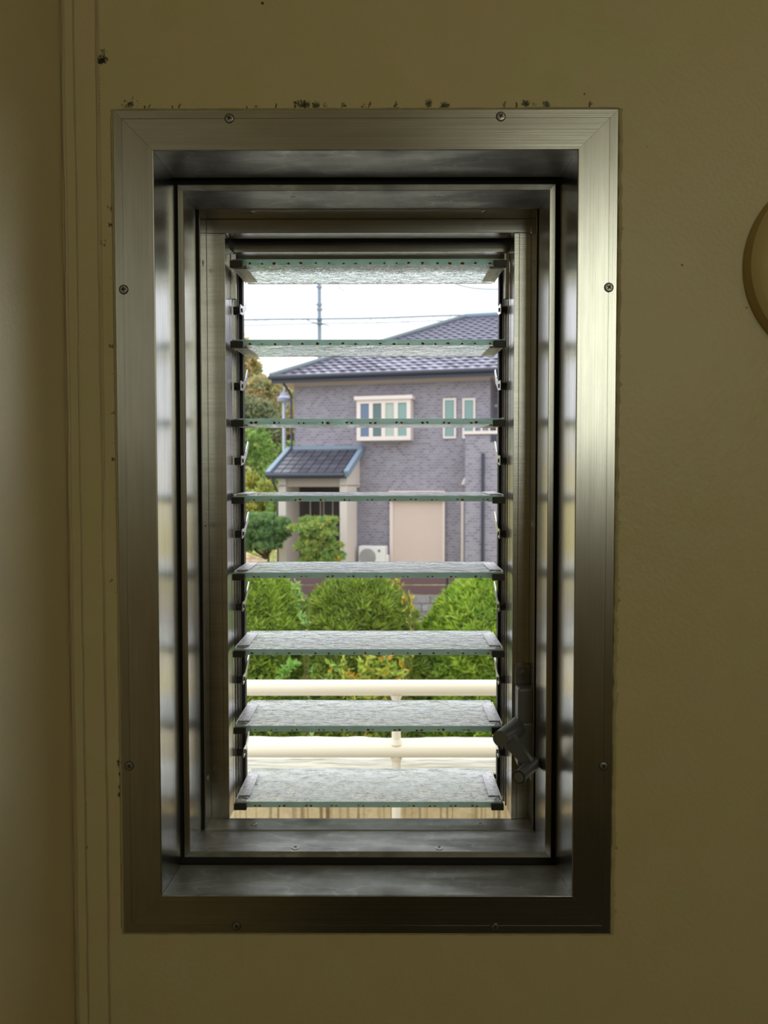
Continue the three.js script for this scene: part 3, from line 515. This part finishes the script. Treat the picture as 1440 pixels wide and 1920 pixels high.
{
  const A = [rgb(200, 184, 134), rgb(180, 178, 122), rgb(158, 164, 116), rgb(214, 192, 140)], Gd = [rgb(146, 156, 116), rgb(164, 168, 122), rgb(130, 140, 106)], Gb = [rgb(158, 190, 104), rgb(178, 202, 116), rgb(136, 172, 92)], Yg = [rgb(192, 196, 104), rgb(168, 188, 98), rgb(214, 206, 108)];
  const far = 'autumn trees on the slope';
  const T = (label, px, d, topPy, w, cols, seed, n = 900, extra = []) => { const b = onHill(px, d), top = at(px, topPy, d).y, h = top - b.y; tree('tree', label, b, h, 0, [[0, h * 0.72, 0, w, h * 0.3, w, n], [-w * 0.5, h * 0.5, 0.3, w * 0.8, h * 0.25, w * 0.8, n * 0.6], [w * 0.5, h * 0.48, 0.4, w * 0.75, h * 0.25, w * 0.8, n * 0.6], ...extra], cols, seed, { group: far }); };
  T('tall loose autumn tree with yellowing top beside the operating bar', 440, 43, 634, 1.3, [...A, rgb(196, 180, 90)], 500, 700);
  T('tawny autumn tree on the slope next to the lamp post', 488, 42, 716, 1.5, A, 510);
  T('olive autumn tree behind the lamp post', 530, 46, 738, 1.5, A, 520);
  T('dark green tree low behind the lamp post', 506, 44, 764, 1.5, Gd, 530);
  T('dark olive tree at the edge of the slope, under the tall loose one', 455, 39, 752, 1.6, Gd, 540);
  T('dull green tree behind the corner of the house', 562, 48, 742, 1.7, Gd, 550);
  const S = (label, px, d, topPy, w, cols, seed, n = 200) => { const b = onHill(px, d), h = Math.max(0.5, at(px, topPy, d).y - b.y); tree('shrub', label, b, h, 0, [[0, h * 0.6, 0, w, h * 0.42, w, n]], cols, seed, { group: 'shrubs on the slope', category: 'shrub', geo: TUFT.broad, scale: 1.15, trunk: 0.03 }); };
  S('bright green rounded shrub high on the slope', 478, 31, 808, 0.85, Gb, 600, 420);
  S('bright green shrub beside the foot of the lamp post', 541, 32, 830, 0.4, Gb, 610);
  S('yellow-green shrub halfway down the slope', 470, 29, 890, 0.34, Yg, 620); S('green shrub on the slope above the porch roof', 512, 29.5, 880, 0.36, Gb, 630);
  S('yellowish shrub by the porch gutter', 498, 27.5, 908, 0.45, Yg, 640); S('low weedy shrub near the slope foot', 462, 27, 926, 0.36, Yg, 650); S('green weedy shrub at the foot of the downpipe', 520, 27, 934, 0.3, Gb, 660);
  const inYard = (px, d) => { const p = at(px, 900, d); p.y = -1.12; return p; };
  const layers = (seed, n, w, y0, y1, lean) => { const R = rng(seed), out = []; for (let k = 0; k < n; k++) { const t = k / (n - 1), a = R() * 6.283, q = w * (0.25 + 0.55 * R()) * (0.75 + 0.35 * t), r = w * (0.22 + 0.2 * R()); out.push([Math.cos(a) * q + lean * (1 - t), y0 + (y1 - y0) * t + (R() - 0.5) * 0.12, Math.sin(a) * q * 0.7, r, 0.05 + 0.05 * R(), r, 26 + r * 90]); } return out; };
  { const b = inYard(498, 19.4), D = [rgb(124, 164, 98), rgb(104, 142, 88), rgb(150, 180, 112)];
    tree('garden_tree', 'dark green spreading garden tree in front of the porch post', b, 2.0, 0, layers(701, 34, 0.95, 1.0, 1.78, -0.3), D, 700, { geo: TUFT.small, trunk: 0.03, scale: 0.85 }); }
  { const b = inYard(597, 18.7), D = [rgb(176, 194, 96), rgb(142, 176, 88), rgb(118, 160, 86), rgb(196, 202, 108)];
    tree('garden_tree', 'yellow-green layered garden tree standing before the porch opening', b, 2.0, 0, layers(711, 38, 0.66, 0.5, 1.78, 0.05), D, 710, { geo: TUFT.small, trunk: 0.026, scale: 0.8 }); }
  { const g = (px) => { const p = at(px, 900, 18.3); p.y = -1.1; return p; };
    leafyPlant('flowering_plant', 'small plant with yellow flowers at the porch', 'plant', [[g(608), at(608, 1062, 18.3), at(606, 1048, 18.3)], [g(630), at(630, 1060, 18.3), at(633, 1040, 18.3)]], 16, 0.12, TUFT.small, [rgb(226, 206, 40), rgb(196, 190, 60)], 0.6, 720);
    leafyPlant('grass_clump', 'clump of upright green leaves beside the yellow flowers', 'plant', [[g(614), at(616, 1060, 18.25), at(616, 1030, 18.25)], [g(614), at(622, 1060, 18.25), at(626, 1028, 18.25)], [g(614), at(610, 1060, 18.25), at(604, 1030, 18.25)]], 24, 0.1, TUFT.small, [rgb(130, 166, 76), rgb(150, 176, 90)], 0.7, 730); }
}

// ------------------------------------------------------------------ the house across the lane
const HT = rad(13), house = new THREE.Group();
house.name = 'house'; house.position.set(0, 0, -21); house.rotation.y = -HT; scene.add(house); house.updateMatrixWorld(true);
tag(house, 'two-storey grey tiled house with dark hipped roof and porch', 'house');
const toHouse = house.matrixWorld.clone().invert();
function H(px, py, w = 0) { // where a pixel meets the plane that lies w metres in front of the house's facade, in the house's own axes
  const o = camera.position.clone().applyMatrix4(toHouse), d = at(px, py, 10).applyMatrix4(toHouse).sub(o); return o.addScaledVector(d, (w - o.z) / d.z);
}
{
  const tiles = (() => { const c = document.createElement('canvas'); c.width = c.height = 1024; const g = c.getContext('2d'), R = rng(61); g.fillStyle = 'rgb(164,160,172)'; g.fillRect(0, 0, 1024, 1024);
    for (let j = 0; j < 32; j++) for (let i = -1; i < 16; i++) { const n = 122 + R() * 26; g.fillStyle = `rgb(${n + 5},${n},${n + 10})`; g.fillRect(i * 64 + (j % 2) * 32 + 3, j * 32 + 3, 58, 26); }
    const t = new THREE.CanvasTexture(c); t.colorSpace = THREE.SRGBColorSpace; t.wrapS = t.wrapT = THREE.RepeatWrapping; t.repeat.set(1 / 2.24, 1 / 2.4); return t; })();
  const mWall = std({ map: tiles, roughness: 0.8 }), mTrim = std({ color: rgb(226, 214, 208), roughness: 0.6 }), mTaupe = std({ color: rgb(178, 166, 156), roughness: 0.85 }), mTaupe2 = std({ color: rgb(214, 204, 196), roughness: 0.8 });
  const mDark = std({ color: rgb(52, 58, 70), roughness: 0.5 }), mBlueGrey = std({ color: rgb(126, 144, 162), roughness: 0.45 }), mGutter = std({ color: rgb(58, 62, 76), roughness: 0.4 }), mSoffit = std({ color: rgb(196, 180, 170), roughness: 0.9 });
  const mGlass = phys({ color: rgb(92, 112, 140), roughness: 0.15, metalness: 0, specularIntensity: 1, ior: 1.7 }), mGlass2 = phys({ color: rgb(96, 116, 118), roughness: 0.2 }), mFrost = phys({ color: rgb(132, 162, 158), roughness: 0.35 }), mCurtain = std({ color: rgb(172, 186, 176), roughness: 0.9 });
  const GY = -1.1, eaveY = H(720, 706, 0.6).y, wl = H(552, 800).x, wr = H(919, 760).x, blk = 0.95;
  const bx = (name, x0, x1, y0, y1, z0, z1, m, parent = house, label) => mesh(name, box(x0, x1, y0, y1, z0, z1), m, parent, label);
  // walls
  const RX = wr + 5.2;
  bx('wall', wl, wr, GY, eaveY + 0.02, -8, 0, mWall);
  bx('wall', wr, RX, GY, eaveY + 0.02, -8, -1.5, mWall);
  const yBlk = H(900, 814, blk).y, xBlk = H(872, 900, blk).x;
  bx('balcony_wall', xBlk, RX, GY, yBlk, -1.5, blk, mWall);
  bx('balcony_coping', xBlk - 0.04, RX, yBlk, yBlk + 0.08, blk - 0.16, blk + 0.05, mTrim);
  for (let k = 0; k < 9; k++) bx('baluster', xBlk + 0.2 + k * 0.2, xBlk + 0.235 + k * 0.2, yBlk + 0.08, yBlk + 0.36, blk - 0.08, blk - 0.05, mTrim);
  { const v = H(926, 822, blk); bx('vent_grille', v.x - 0.075, v.x + 0.075, v.y - 0.08, v.y + 0.08, blk, blk + 0.03, mDark); }
  { const v = H(934, 762, -1.5); bx('balcony_lamp', v.x - 0.14, v.x + 0.2, v.y - 0.03, v.y + 0.05, -1.5, -1.38, mTrim); }
  // main roof: hipped, pitch 1 in 2
  const ov = 0.5, ex = wl - ov, ez = ov, pitch = 0.5, run = 4.9, rEnd = RX + 2;
  const roof = new THREE.Group(); roof.name = 'roof'; house.add(roof);
  const RP = (u, r, lift = 0) => V(u, eaveY + 0.1 + r * pitch + lift, ez - r);
  const mSub = std({ color: rgb(66, 66, 76), roughness: 0.9 });
  mesh('roof_deck', merge([quadGeo(RP(ex, 0), RP(rEnd, 0), RP(rEnd, run), RP(ex + run, run)), quadGeo(V(ex, eaveY + 0.1, ez - 2 * run), RP(ex, 0), RP(ex + run, run), V(ex + run, eaveY + 0.1 + run * pitch, ez - run)), quadGeo(RP(ex + run, run), RP(rEnd, run), V(rEnd, eaveY + 0.1, ez - 2 * run), V(ex, eaveY + 0.1, ez - 2 * run))]), mSub, roof);
  bx('soffit', ex + 0.02, rEnd, eaveY - 0.03, eaveY, -8, ez - 0.03, mSoffit, roof);
  bx('fascia', ex, rEnd, eaveY - 0.07, eaveY + 0.13, ez - 0.04, ez, mGutter, roof); bx('fascia', ex, ex + 0.04, eaveY - 0.02, eaveY + 0.13, -8, ez, mGutter, roof);
  mesh('gutter', rod(V(ex - 0.05, eaveY + 0.09, ez + 0.05), V(rEnd, eaveY + 0.09, ez + 0.05), 0.065, 0.065, 12), mGutter, roof);
  const hipA = RP(ex - 0.02, -0.02, 0.06), hipB = RP(ex + run, run, 0.09); mesh('hip_ridge', rod(hipA, hipB, 0.075, 0.075, 10), std({ color: rgb(112, 122, 126), roughness: 0.6 }), roof);
  mesh('ridge', rod(hipB, V(rEnd, hipB.y, hipB.z), 0.085, 0.085, 10), mBlueGrey, roof);
  bx('wall_trim', wl - 0.01, wr, eaveY - 0.1, eaveY - 0.03, 0, 0.03, mTaupe);
  const TW = 0.29, TL = 0.27, waveTile = (w, l) => { // wavy roof tile lying on the slope
    const n = 6, s = new THREE.Shape(), f = (t) => 0.012 + 0.009 * Math.cos(t * Math.PI * 2); for (let k = 0; k <= n; k++) s[k ? 'lineTo' : 'moveTo'](-w / 2 + w * k / n, f(k / n)); for (let k = n; k >= 0; k--) s.lineTo(-w / 2 + w * k / n, f(k / n) - 0.02);
    const g = new THREE.ExtrudeGeometry(s, { depth: l, bevelEnabled: false, steps: 1 }); g.translate(0, 0, -l); return boxUV(toCreasedNormals(g, 0.5)); };
  const TILE = waveTile(TW, TL * 1.12), tileMats = [0, 1, 2, 3].map((k) => phys({ color: rgb(108 + k * 14, 106 + k * 14, 124 + k * 14), roughness: 0.35, clearcoat: 0.3 })), R = rng(66);
  const slope = Math.atan(pitch), sl = TL * Math.cos(slope), rest = [];
  for (let r = 0; r * sl < run - 0.05; r++) { const r0 = r * sl, u0 = ex + r0 + TW * (r % 2 ? 0.55 : 1.05); for (let u = u0; u < rEnd - 0.3; u += TW) {
    const p = RP(u, r0, 0.045), seen = r < 10 && u < 4.1, geo = TILE;
    const m = new THREE.Matrix4().compose(p, new THREE.Quaternion().setFromEuler(new THREE.Euler(slope - 0.12, 0, 0)), V(1, 1, 1));
    if (seen) { const q = mesh('roof_tile', geo, tileMats[Math.floor(R() * 4)], roof); q.applyMatrix4(m); } else rest.push(geo.clone().applyMatrix4(m)); } }
  stuff(mesh('roof_tiles', merge(rest), tileMats[1], roof));
  // downpipes
  mesh('downpipe', tube([V(ex + 0.3, eaveY, ez - 0.06), V(wl - 0.14, eaveY - 0.12, 0.4), V(wl - 0.06, eaveY - 0.4, 0.1), V(wl - 0.05, 1.0, 0.07), V(wl - 0.05, GY, 0.07)], 0.035, 40, 8, 0.1), mGutter, house);
  { const a = H(868, 940, 0.03), b = H(905, 945, blk + 0.05); mesh('downpipe', rod(V(a.x, GY, 0.04), V(a.x, H(868, 928, 0.04).y, 0.04), 0.052, 0.052, 10), mTrim, house, 'white pipe on the facade'); mesh('downpipe', rod(V(b.x, GY, blk + 0.05), V(b.x, yBlk - 0.5, blk + 0.05), 0.04, 0.04, 10), mGutter, house, 'dark pipe on the balcony block'); }
  { const a = H(872, 899, 0.06), b = H(869, 910, 0.1); mesh('vent_hood', rod(V(b.x, b.y, 0.13), V(a.x, a.y + 0.03, 0.04), 0.07, 0.035, 12), mTrim, house, 'small white vent hood'); }
  // a window: frame round panes
  function windowUnit(name, x0, x1, y0, y1, w, panes, fr, mats, proud = 0.03) {
    const g = new THREE.Group(); g.name = name; house.add(g);
    bx('frame', x0, x1, y1 - fr, y1, 0.002, w + proud, mTrim, g); bx('frame', x0, x1, y0, y0 + fr, 0.002, w + proud, mTrim, g);
    const pw = (x1 - x0 - fr) / panes; for (let k = 0; k <= panes; k++) bx('frame', x0 + k * pw, x0 + k * pw + fr, y0 + fr, y1 - fr, 0.002, w + proud, mTrim, g);
    for (let k = 0; k < panes; k++) bx('pane', x0 + k * pw + fr, x0 + (k + 1) * pw, y0 + fr, y1 - fr, w - 0.03, w, mats[k % mats.length], g);
    return g;
  }
  { const bw = 0.38, a = H(669, 750, bw), b = H(770, 825, bw), g = windowUnit('bay_window', a.x, b.x, b.y, a.y, bw, 4, 0.11, [mGlass, mGlass2, mCurtain, mFrost]);
     bx('bay_top', a.x - 0.06, b.x + 0.06, a.y - 0.01, a.y + 0.09, 0, bw + 0.08, mTrim, g); bx('bay_side', a.x + 0.004, a.x + 0.03, b.y + 0.11, a.y - 0.11, 0.002, bw - 0.04, mTrim, g); bx('bay_side', b.x - 0.03, b.x - 0.004, b.y + 0.11, a.y - 0.11, 0.002, bw - 0.04, mTrim, g); }
  for (const [l, r] of [[830.5, 855], [867, 891]]) { const a = H(l, 747, 0.05), b = H(r, 822, 0.05); windowUnit('narrow_window', a.x, b.x, b.y, a.y, 0.03, 1, 0.055, [mFrost]); }
  { // roller shutter
    const a = H(731, 923, 0.1), b = H(834, 940, 0.1), g = new THREE.Group(); g.name = 'roller_shutter'; house.add(g); const y0 = GY + 0.32, mSh = std({ color: rgb(226, 208, 198), roughness: 0.6 });
    bx('shutter_box', a.x - 0.02, b.x + 0.02, H(780, 939, 0.1).y, a.y + 0.04, 0, 0.2, mSh, g); bx('guide_rail', a.x, a.x + 0.09, y0, a.y, 0, 0.13, mTrim, g); bx('guide_rail', b.x - 0.06, b.x, y0, a.y, 0, 0.13, mTrim, g);
    const sl = []; for (let y = y0; y < a.y - 0.2; y += 0.05) sl.push(rod(V(a.x + 0.08, y + 0.024, 0.062), V(b.x - 0.05, y + 0.024, 0.062), 0.0245, 0.0245, 8)); stuff(mesh('slats', merge(sl), mSh, g)); bx('sill', a.x, b.x, y0 - 0.06, y0, 0, 0.16, mTrim, g);
  }
  // porch
  const pw = 1.35, pf = 1.62, porch = new THREE.Group(); porch.name = 'porch'; house.add(porch);
  const l0 = H(522, 960, pw).x, l1 = H(536, 960, pw).x, r0 = H(637, 960, pw).x, r1 = H(650.5, 960, pw).x, by0 = H(600, 913, pw).y, by1 = H(600, 895, pw).y;
  bx('post', l0, l1, GY, by1, 0.35, pw, mTaupe2, porch); bx('post', r0, r1, GY, by1, 0.35, pw, mTaupe2, porch); bx('beam', l1, r0, by0, by1 + 0.04, pw - 0.18, pw - 0.03, mTaupe, porch); bx('porch_ceiling', l0, r1, by0 + 0.02, by0 + 0.05, 0, pw, mTaupe, porch); bx('porch_floor', l0 - 0.1, r1 + 0.1, GY, GY + 0.18, 0, pw + 0.1, mTaupe, porch);
  { const d = new THREE.Group(); d.name = 'entrance_door'; porch.add(d); const x0 = H(563, 960, 0).x, mDoor = std({ color: rgb(52, 42, 40), roughness: 0.5 }), y1 = by0 + 0.02;
    bx('wall_panel', l1, r0, GY, y1, 0, 0.02, mTaupe, porch); bx('door_leaf', x0, H(641, 960, 0.07).x, GY + 0.15, y1, 0.02, 0.07, mDoor, d); for (const px of [581, 600, 606, 623]) { const x = H(px, 960, 0.07).x; bx('door_slit', x, x + 0.035, GY + 0.4, y1 - 0.25, 0.07, 0.085, mTaupe, d); } }
  const ty = H(620, 843, 0).y, fy = H(570, 889, pf).y, pl0 = H(548, 841, 0).x, pr0 = H(682, 843, 0).x, pl1 = H(497, 889, pf).x, pr1 = H(647, 889, pf).x, xl = (pl0 + pl1) / 2, xr = (pr0 + pr1) / 2;
  const S = (u, t, lift = 0) => V(xl + (xr - xl) * u, ty + (fy - ty) * t + lift, pf * t);
  const pslope = Math.atan2(ty - fy, pf), plen = Math.hypot(ty - fy, pf);
  mesh('roof_deck', merge([quadGeo(S(0, 1), S(1, 1), S(1, 0), S(0, 0)), quadGeo(S(0, 0, -0.09), S(1, 0, -0.09), S(1, 1, -0.09), S(0, 1, -0.09))]), mDark, porch);
  const PT = boxUV(new RoundedBoxGeometry((xr - xl - 0.24) / 8 - 0.02, 0.022, plen / 6 * 1.06, 1, 0.006)), ptm = [0, 1, 2].map((k) => phys({ color: rgb(64 + k * 8, 64 + k * 8, 74 + k * 8), roughness: 0.34 }));
  for (let r = 0; r < 6; r++) for (let k = 0; k < 8; k++) { const q = mesh('roof_tile', PT, ptm[Math.floor(R() * 3)], porch), p = S(0, (r + 0.5) / 6, 0.035); q.position.set(xl + 0.12 + (k + 0.5) * (xr - xl - 0.24) / 8, p.y, p.z); q.rotation.x = pslope - 0.05; }
  const verge = (x) => { const g = new THREE.BoxGeometry(0.13, 0.16, plen + 0.08); g.rotateX(pslope); g.translate(x, (ty + fy) / 2 + 0.015, pf / 2); return boxUV(g); };
  mesh('verge_board', verge(xl), mBlueGrey, porch); mesh('verge_board', verge(xr), mBlueGrey, porch);
  mesh('flashing', box(xl, xr, ty - 0.02, ty + 0.1, 0, 0.09), mBlueGrey, porch);
  mesh('gutter', rod(V(xl - 0.04, fy - 0.03, pf + 0.05), V(xr - 0.05, fy - 0.03, pf + 0.05), 0.06, 0.06, 12), mGutter, porch); bx('fascia', xl, xr, fy - 0.12, fy, pf - 0.04, pf, mGutter, porch);
  // gable wall above the posts' outer sides
  for (const [x0, x1] of [[r1 - 0.12, r1 - 0.005], [l0 + 0.005, l0 + 0.12]]) mesh('gable', prism([[0, by0 - 0.02], [pw - 0.02, by0 - 0.02], [pw - 0.02, fy + 0.02], [0, ty - 0.08]], x1 - x0, (a, b, z) => V(x0 + z, b, a)), mTaupe2, porch);
  mesh('downpipe', tube([V(xl + 0.1, fy - 0.06, pf + 0.04), V(xl + 0.14, fy - 0.22, pf), V(l0 - 0.06, fy - 0.5, pw - 0.1), V(l0 - 0.06, 0.2, pw - 0.12), V(l0 - 0.06, GY, pw - 0.12)], 0.032, 40, 8, 0.1), mGutter, porch);
  // air conditioner outdoor unit on the plot
  const a = H(672, 1024, 0.62), b = H(722, 1024, 0.62), ac = new THREE.Group(); ac.name = 'air_conditioner_unit'; ac.rotation.y = -HT; const c0 = V((a.x + b.x) / 2, 0, 0.45).applyMatrix4(house.matrixWorld); ac.position.set(c0.x, GY, c0.z); scene.add(ac); tag(ac, 'white air conditioner outdoor unit standing beside the porch', 'air conditioner');
  const w2 = (b.x - a.x) / 2, yT = a.y - GY, mAc = std({ color: rgb(232, 230, 228), roughness: 0.5 });
  mesh('body', rbox(-w2, w2, yT - 0.58, yT, -0.16, 0.16, 0.02), mAc, ac); const rings = []; for (let k = 1; k < 8; k++) rings.push(new THREE.TorusGeometry(0.031 * k, 0.005, 4, 24).translate(-w2 * 0.32, yT - 0.3, 0.165)); mesh('fan_recess', new THREE.CylinderGeometry(0.235, 0.235, 0.01, 28).rotateX(Math.PI / 2).translate(-w2 * 0.32, yT - 0.3, 0.16), std({ color: rgb(120, 120, 122), roughness: 0.8 }), ac); stuff(mesh('fan_grille', merge(rings), mAc, ac));
  mesh('badge', new THREE.CylinderGeometry(0.04, 0.04, 0.006, 16).rotateX(Math.PI / 2).translate(w2 * 0.55, yT - 0.12, 0.162), std({ color: rgb(96, 140, 150), roughness: 0.6 }), ac); mesh('valve_cover', rbox(w2, w2 + 0.07, yT - 0.5, yT - 0.24, -0.06, 0.1, 0.02), mAc, ac); for (const s of [-1, 1]) mesh('foot', box(s * w2 * 0.6 - 0.06, s * w2 * 0.6 + 0.06, 0, yT - 0.58, -0.18, 0.18), mDark, ac);
}

// ------------------------------------------------------------------ fence, block wall, lamp post, pole and wires
{
  const d = 17.2, y0 = ROAD_Y, y1 = at(800, 1117, d).y, y2 = at(800, 1079, d).y;
  const w = struct('wall_garden', null, null, 'low grey block wall of the garden under the brown fence', 'garden wall');
  mesh('mortar', box(-9, 9, y0, y1 - 0.012, -d - 0.02, -d - 0.15), std({ color: rgb(120, 116, 112), roughness: 1 }), w);
  const bm = [0, 1, 2].map((k) => std({ color: rgb(158 + k * 9, 152 + k * 9, 150 + k * 9), roughness: 1, map: tex(128, 128, (u, v) => 0.72 + 0.28 * fbm(u, v, 6, 6, 4, 160 + k), true, 0.6), bumpMap: stucco, bumpScale: 0.02 })), h = (y1 - y0) / 3, R = rng(71), geo = rbox(-0.193, 0.193, 0.007, h - 0.007, -0.15, 0, 0.012);
  for (let j = 0; j < 3; j++) for (let x = -1.2 + (j % 2) * 0.2; x < 4.4; x += 0.4) { const m = mesh('block', geo, bm[Math.floor(R() * 3)], w); m.position.set(x, y0 + j * h, -d); }
  const f = thing('slat_fence', 'dark brown two-slat fence on top of the garden wall', 'fence', [0, y1, -d - 0.08]), fm = std({ color: rgb(98, 74, 74), roughness: 0.7 }), fh = y2 - y1;
  for (let k = -4; k < 4; k++) for (const [a, b] of [[0.03, 0.49], [0.53, 0.97]]) mesh('fence_slat', rbox(k * 2 + 1.42, k * 2 + 3.38, fh * a, fh * b, -0.02, 0.02, 0.006), fm, f);
  for (let k = -4; k <= 4; k++) mesh('fence_post', rbox(k * 2 + 1.38, k * 2 + 1.42, 0, fh + 0.02, -0.03, 0.026, 0.004), M.black, f);
}
{
  const d = 23.5, b = at(533, 860, d), g = -1.1, t = thing('lamp_post', 'grey-blue lamp post with a hooded head beside the house corner', 'lamp post', [b.x, g, b.z]), m = std({ color: rgb(194, 204, 224), roughness: 0.5 }), md = std({ color: rgb(156, 162, 188), roughness: 0.5 });
  const y = (py) => at(533, py, d).y - g;
  mesh('pole', rod(V(0, 0, 0), V(0, y(752), 0), 0.06, 0.055, 16), m, t);
  mesh('lamp_hood', toCreasedNormals(new THREE.LatheGeometry([[0.001, y(735)], [0.1, y(736)], [0.12, y(742)], [0.225, y(747)], [0.2, y(753)], [0.05, y(755)], [0.001, y(755)]].reverse().map((p) => new THREE.Vector2(...p)), 24), 0.5), md, t);
  mesh('finial', merge([rod(V(0, y(736), 0), V(0.02, y(716), 0), 0.02, 0.012, 8), rod(V(0.02, y(716), 0), V(0.015, y(676), 0), 0.011, 0.008, 8)]), m, t); mesh('brace', rod(V(0, y(768), 0.02), V(0.17, y(754), 0.02), 0.018, 0.018, 8), m, t);
}
{
  const d = 36, p = at(599, 600, d), y = (py) => at(599, py, d).y, t = thing('utility_pole', 'grey utility pole rising behind the house roof', 'utility pole', [p.x, ROAD_Y - 0.02, p.z]), m = std({ color: rgb(140, 154, 172), roughness: 0.8 }), b = ROAD_Y - 0.02;
  mesh('pole', rod(V(0, 0, 0), V(0, y(470) - b, 0), 0.12, 0.085, 14), m, t);
  for (const py of [538, 571, 580, 600, 607]) mesh('band', rod(V(0, y(py) - 0.05 - b, 0), V(0, y(py) + 0.05 - b, 0), 0.13, 0.13, 14), m, t);
  for (const [py, s] of [[538, -1], [571, -1], [580, 1]]) mesh('step_bolt', rod(V(0, y(py) - b, 0), V(s * 0.22, y(py) - b, 0), 0.02, 0.02, 6), m, t);
  const wm = std({ color: rgb(98, 124, 136), roughness: 0.7 }), zw = d - 0.2, run = (pts, zz = zw) => pts.map(([x, yy]) => at(x, yy, zz));
  const on = (o, pts, r, name, seg = 60) => mesh(name, tube(run(pts).map((q) => q.sub(o.position)), r, seg, 6), wm, o);
  const c = thing('overhead_cable', 'thick overhead cable with a lashed wire under it crossing the sky at the pole', 'cable', run([[599, 598]])[0].toArray());
  on(c, [[380, 600.5], [440, 600], [530, 598.5], [600, 598], [700, 596.5], [800, 593], [870, 590.5], [945, 586.5], [1060, 580]], 0.034, 'cable', 120);
  on(c, [[380, 612], [440, 611], [500, 609.5], [560, 607.5], [600, 606.5], [700, 605.5], [780, 603], [850, 600], [900, 594], [945, 588.5], [1060, 582]], 0.019, 'lashed_wire', 120);
  [470, 540, 690, 742, 812, 866].forEach((x, i) => on(c, [[x, 598 - i], [x + 12, 602], [x + 22, 604 - i * 0.5], [x + 34, 597 - i]], 0.009, 'lashing_loop', 20));
  on(c, [[574, 598.5], [584, 603.5], [600, 607], [618, 611]], 0.022, 'service_lead');
  on(t, [[599, 488], [618, 492], [632, 515], [635, 534], [638, 541], [645, 545]], 0.022, 'jumper_wire');
  const u = thing('overhead_wire', 'single wire curving down from behind the topmost blade over the roof', 'wire', run([[599, 484]])[0].toArray());
  on(u, [[599, 484], [720, 497], [838, 526], [855, 532.5], [880, 539], [910, 542], [945, 541.5], [1060, 534]], 0.026, 'wire', 120);
}
scene.traverse((o) => { if (o.isMesh && !o.name) o.name = 'detail'; });
renderer.render(scene, camera);
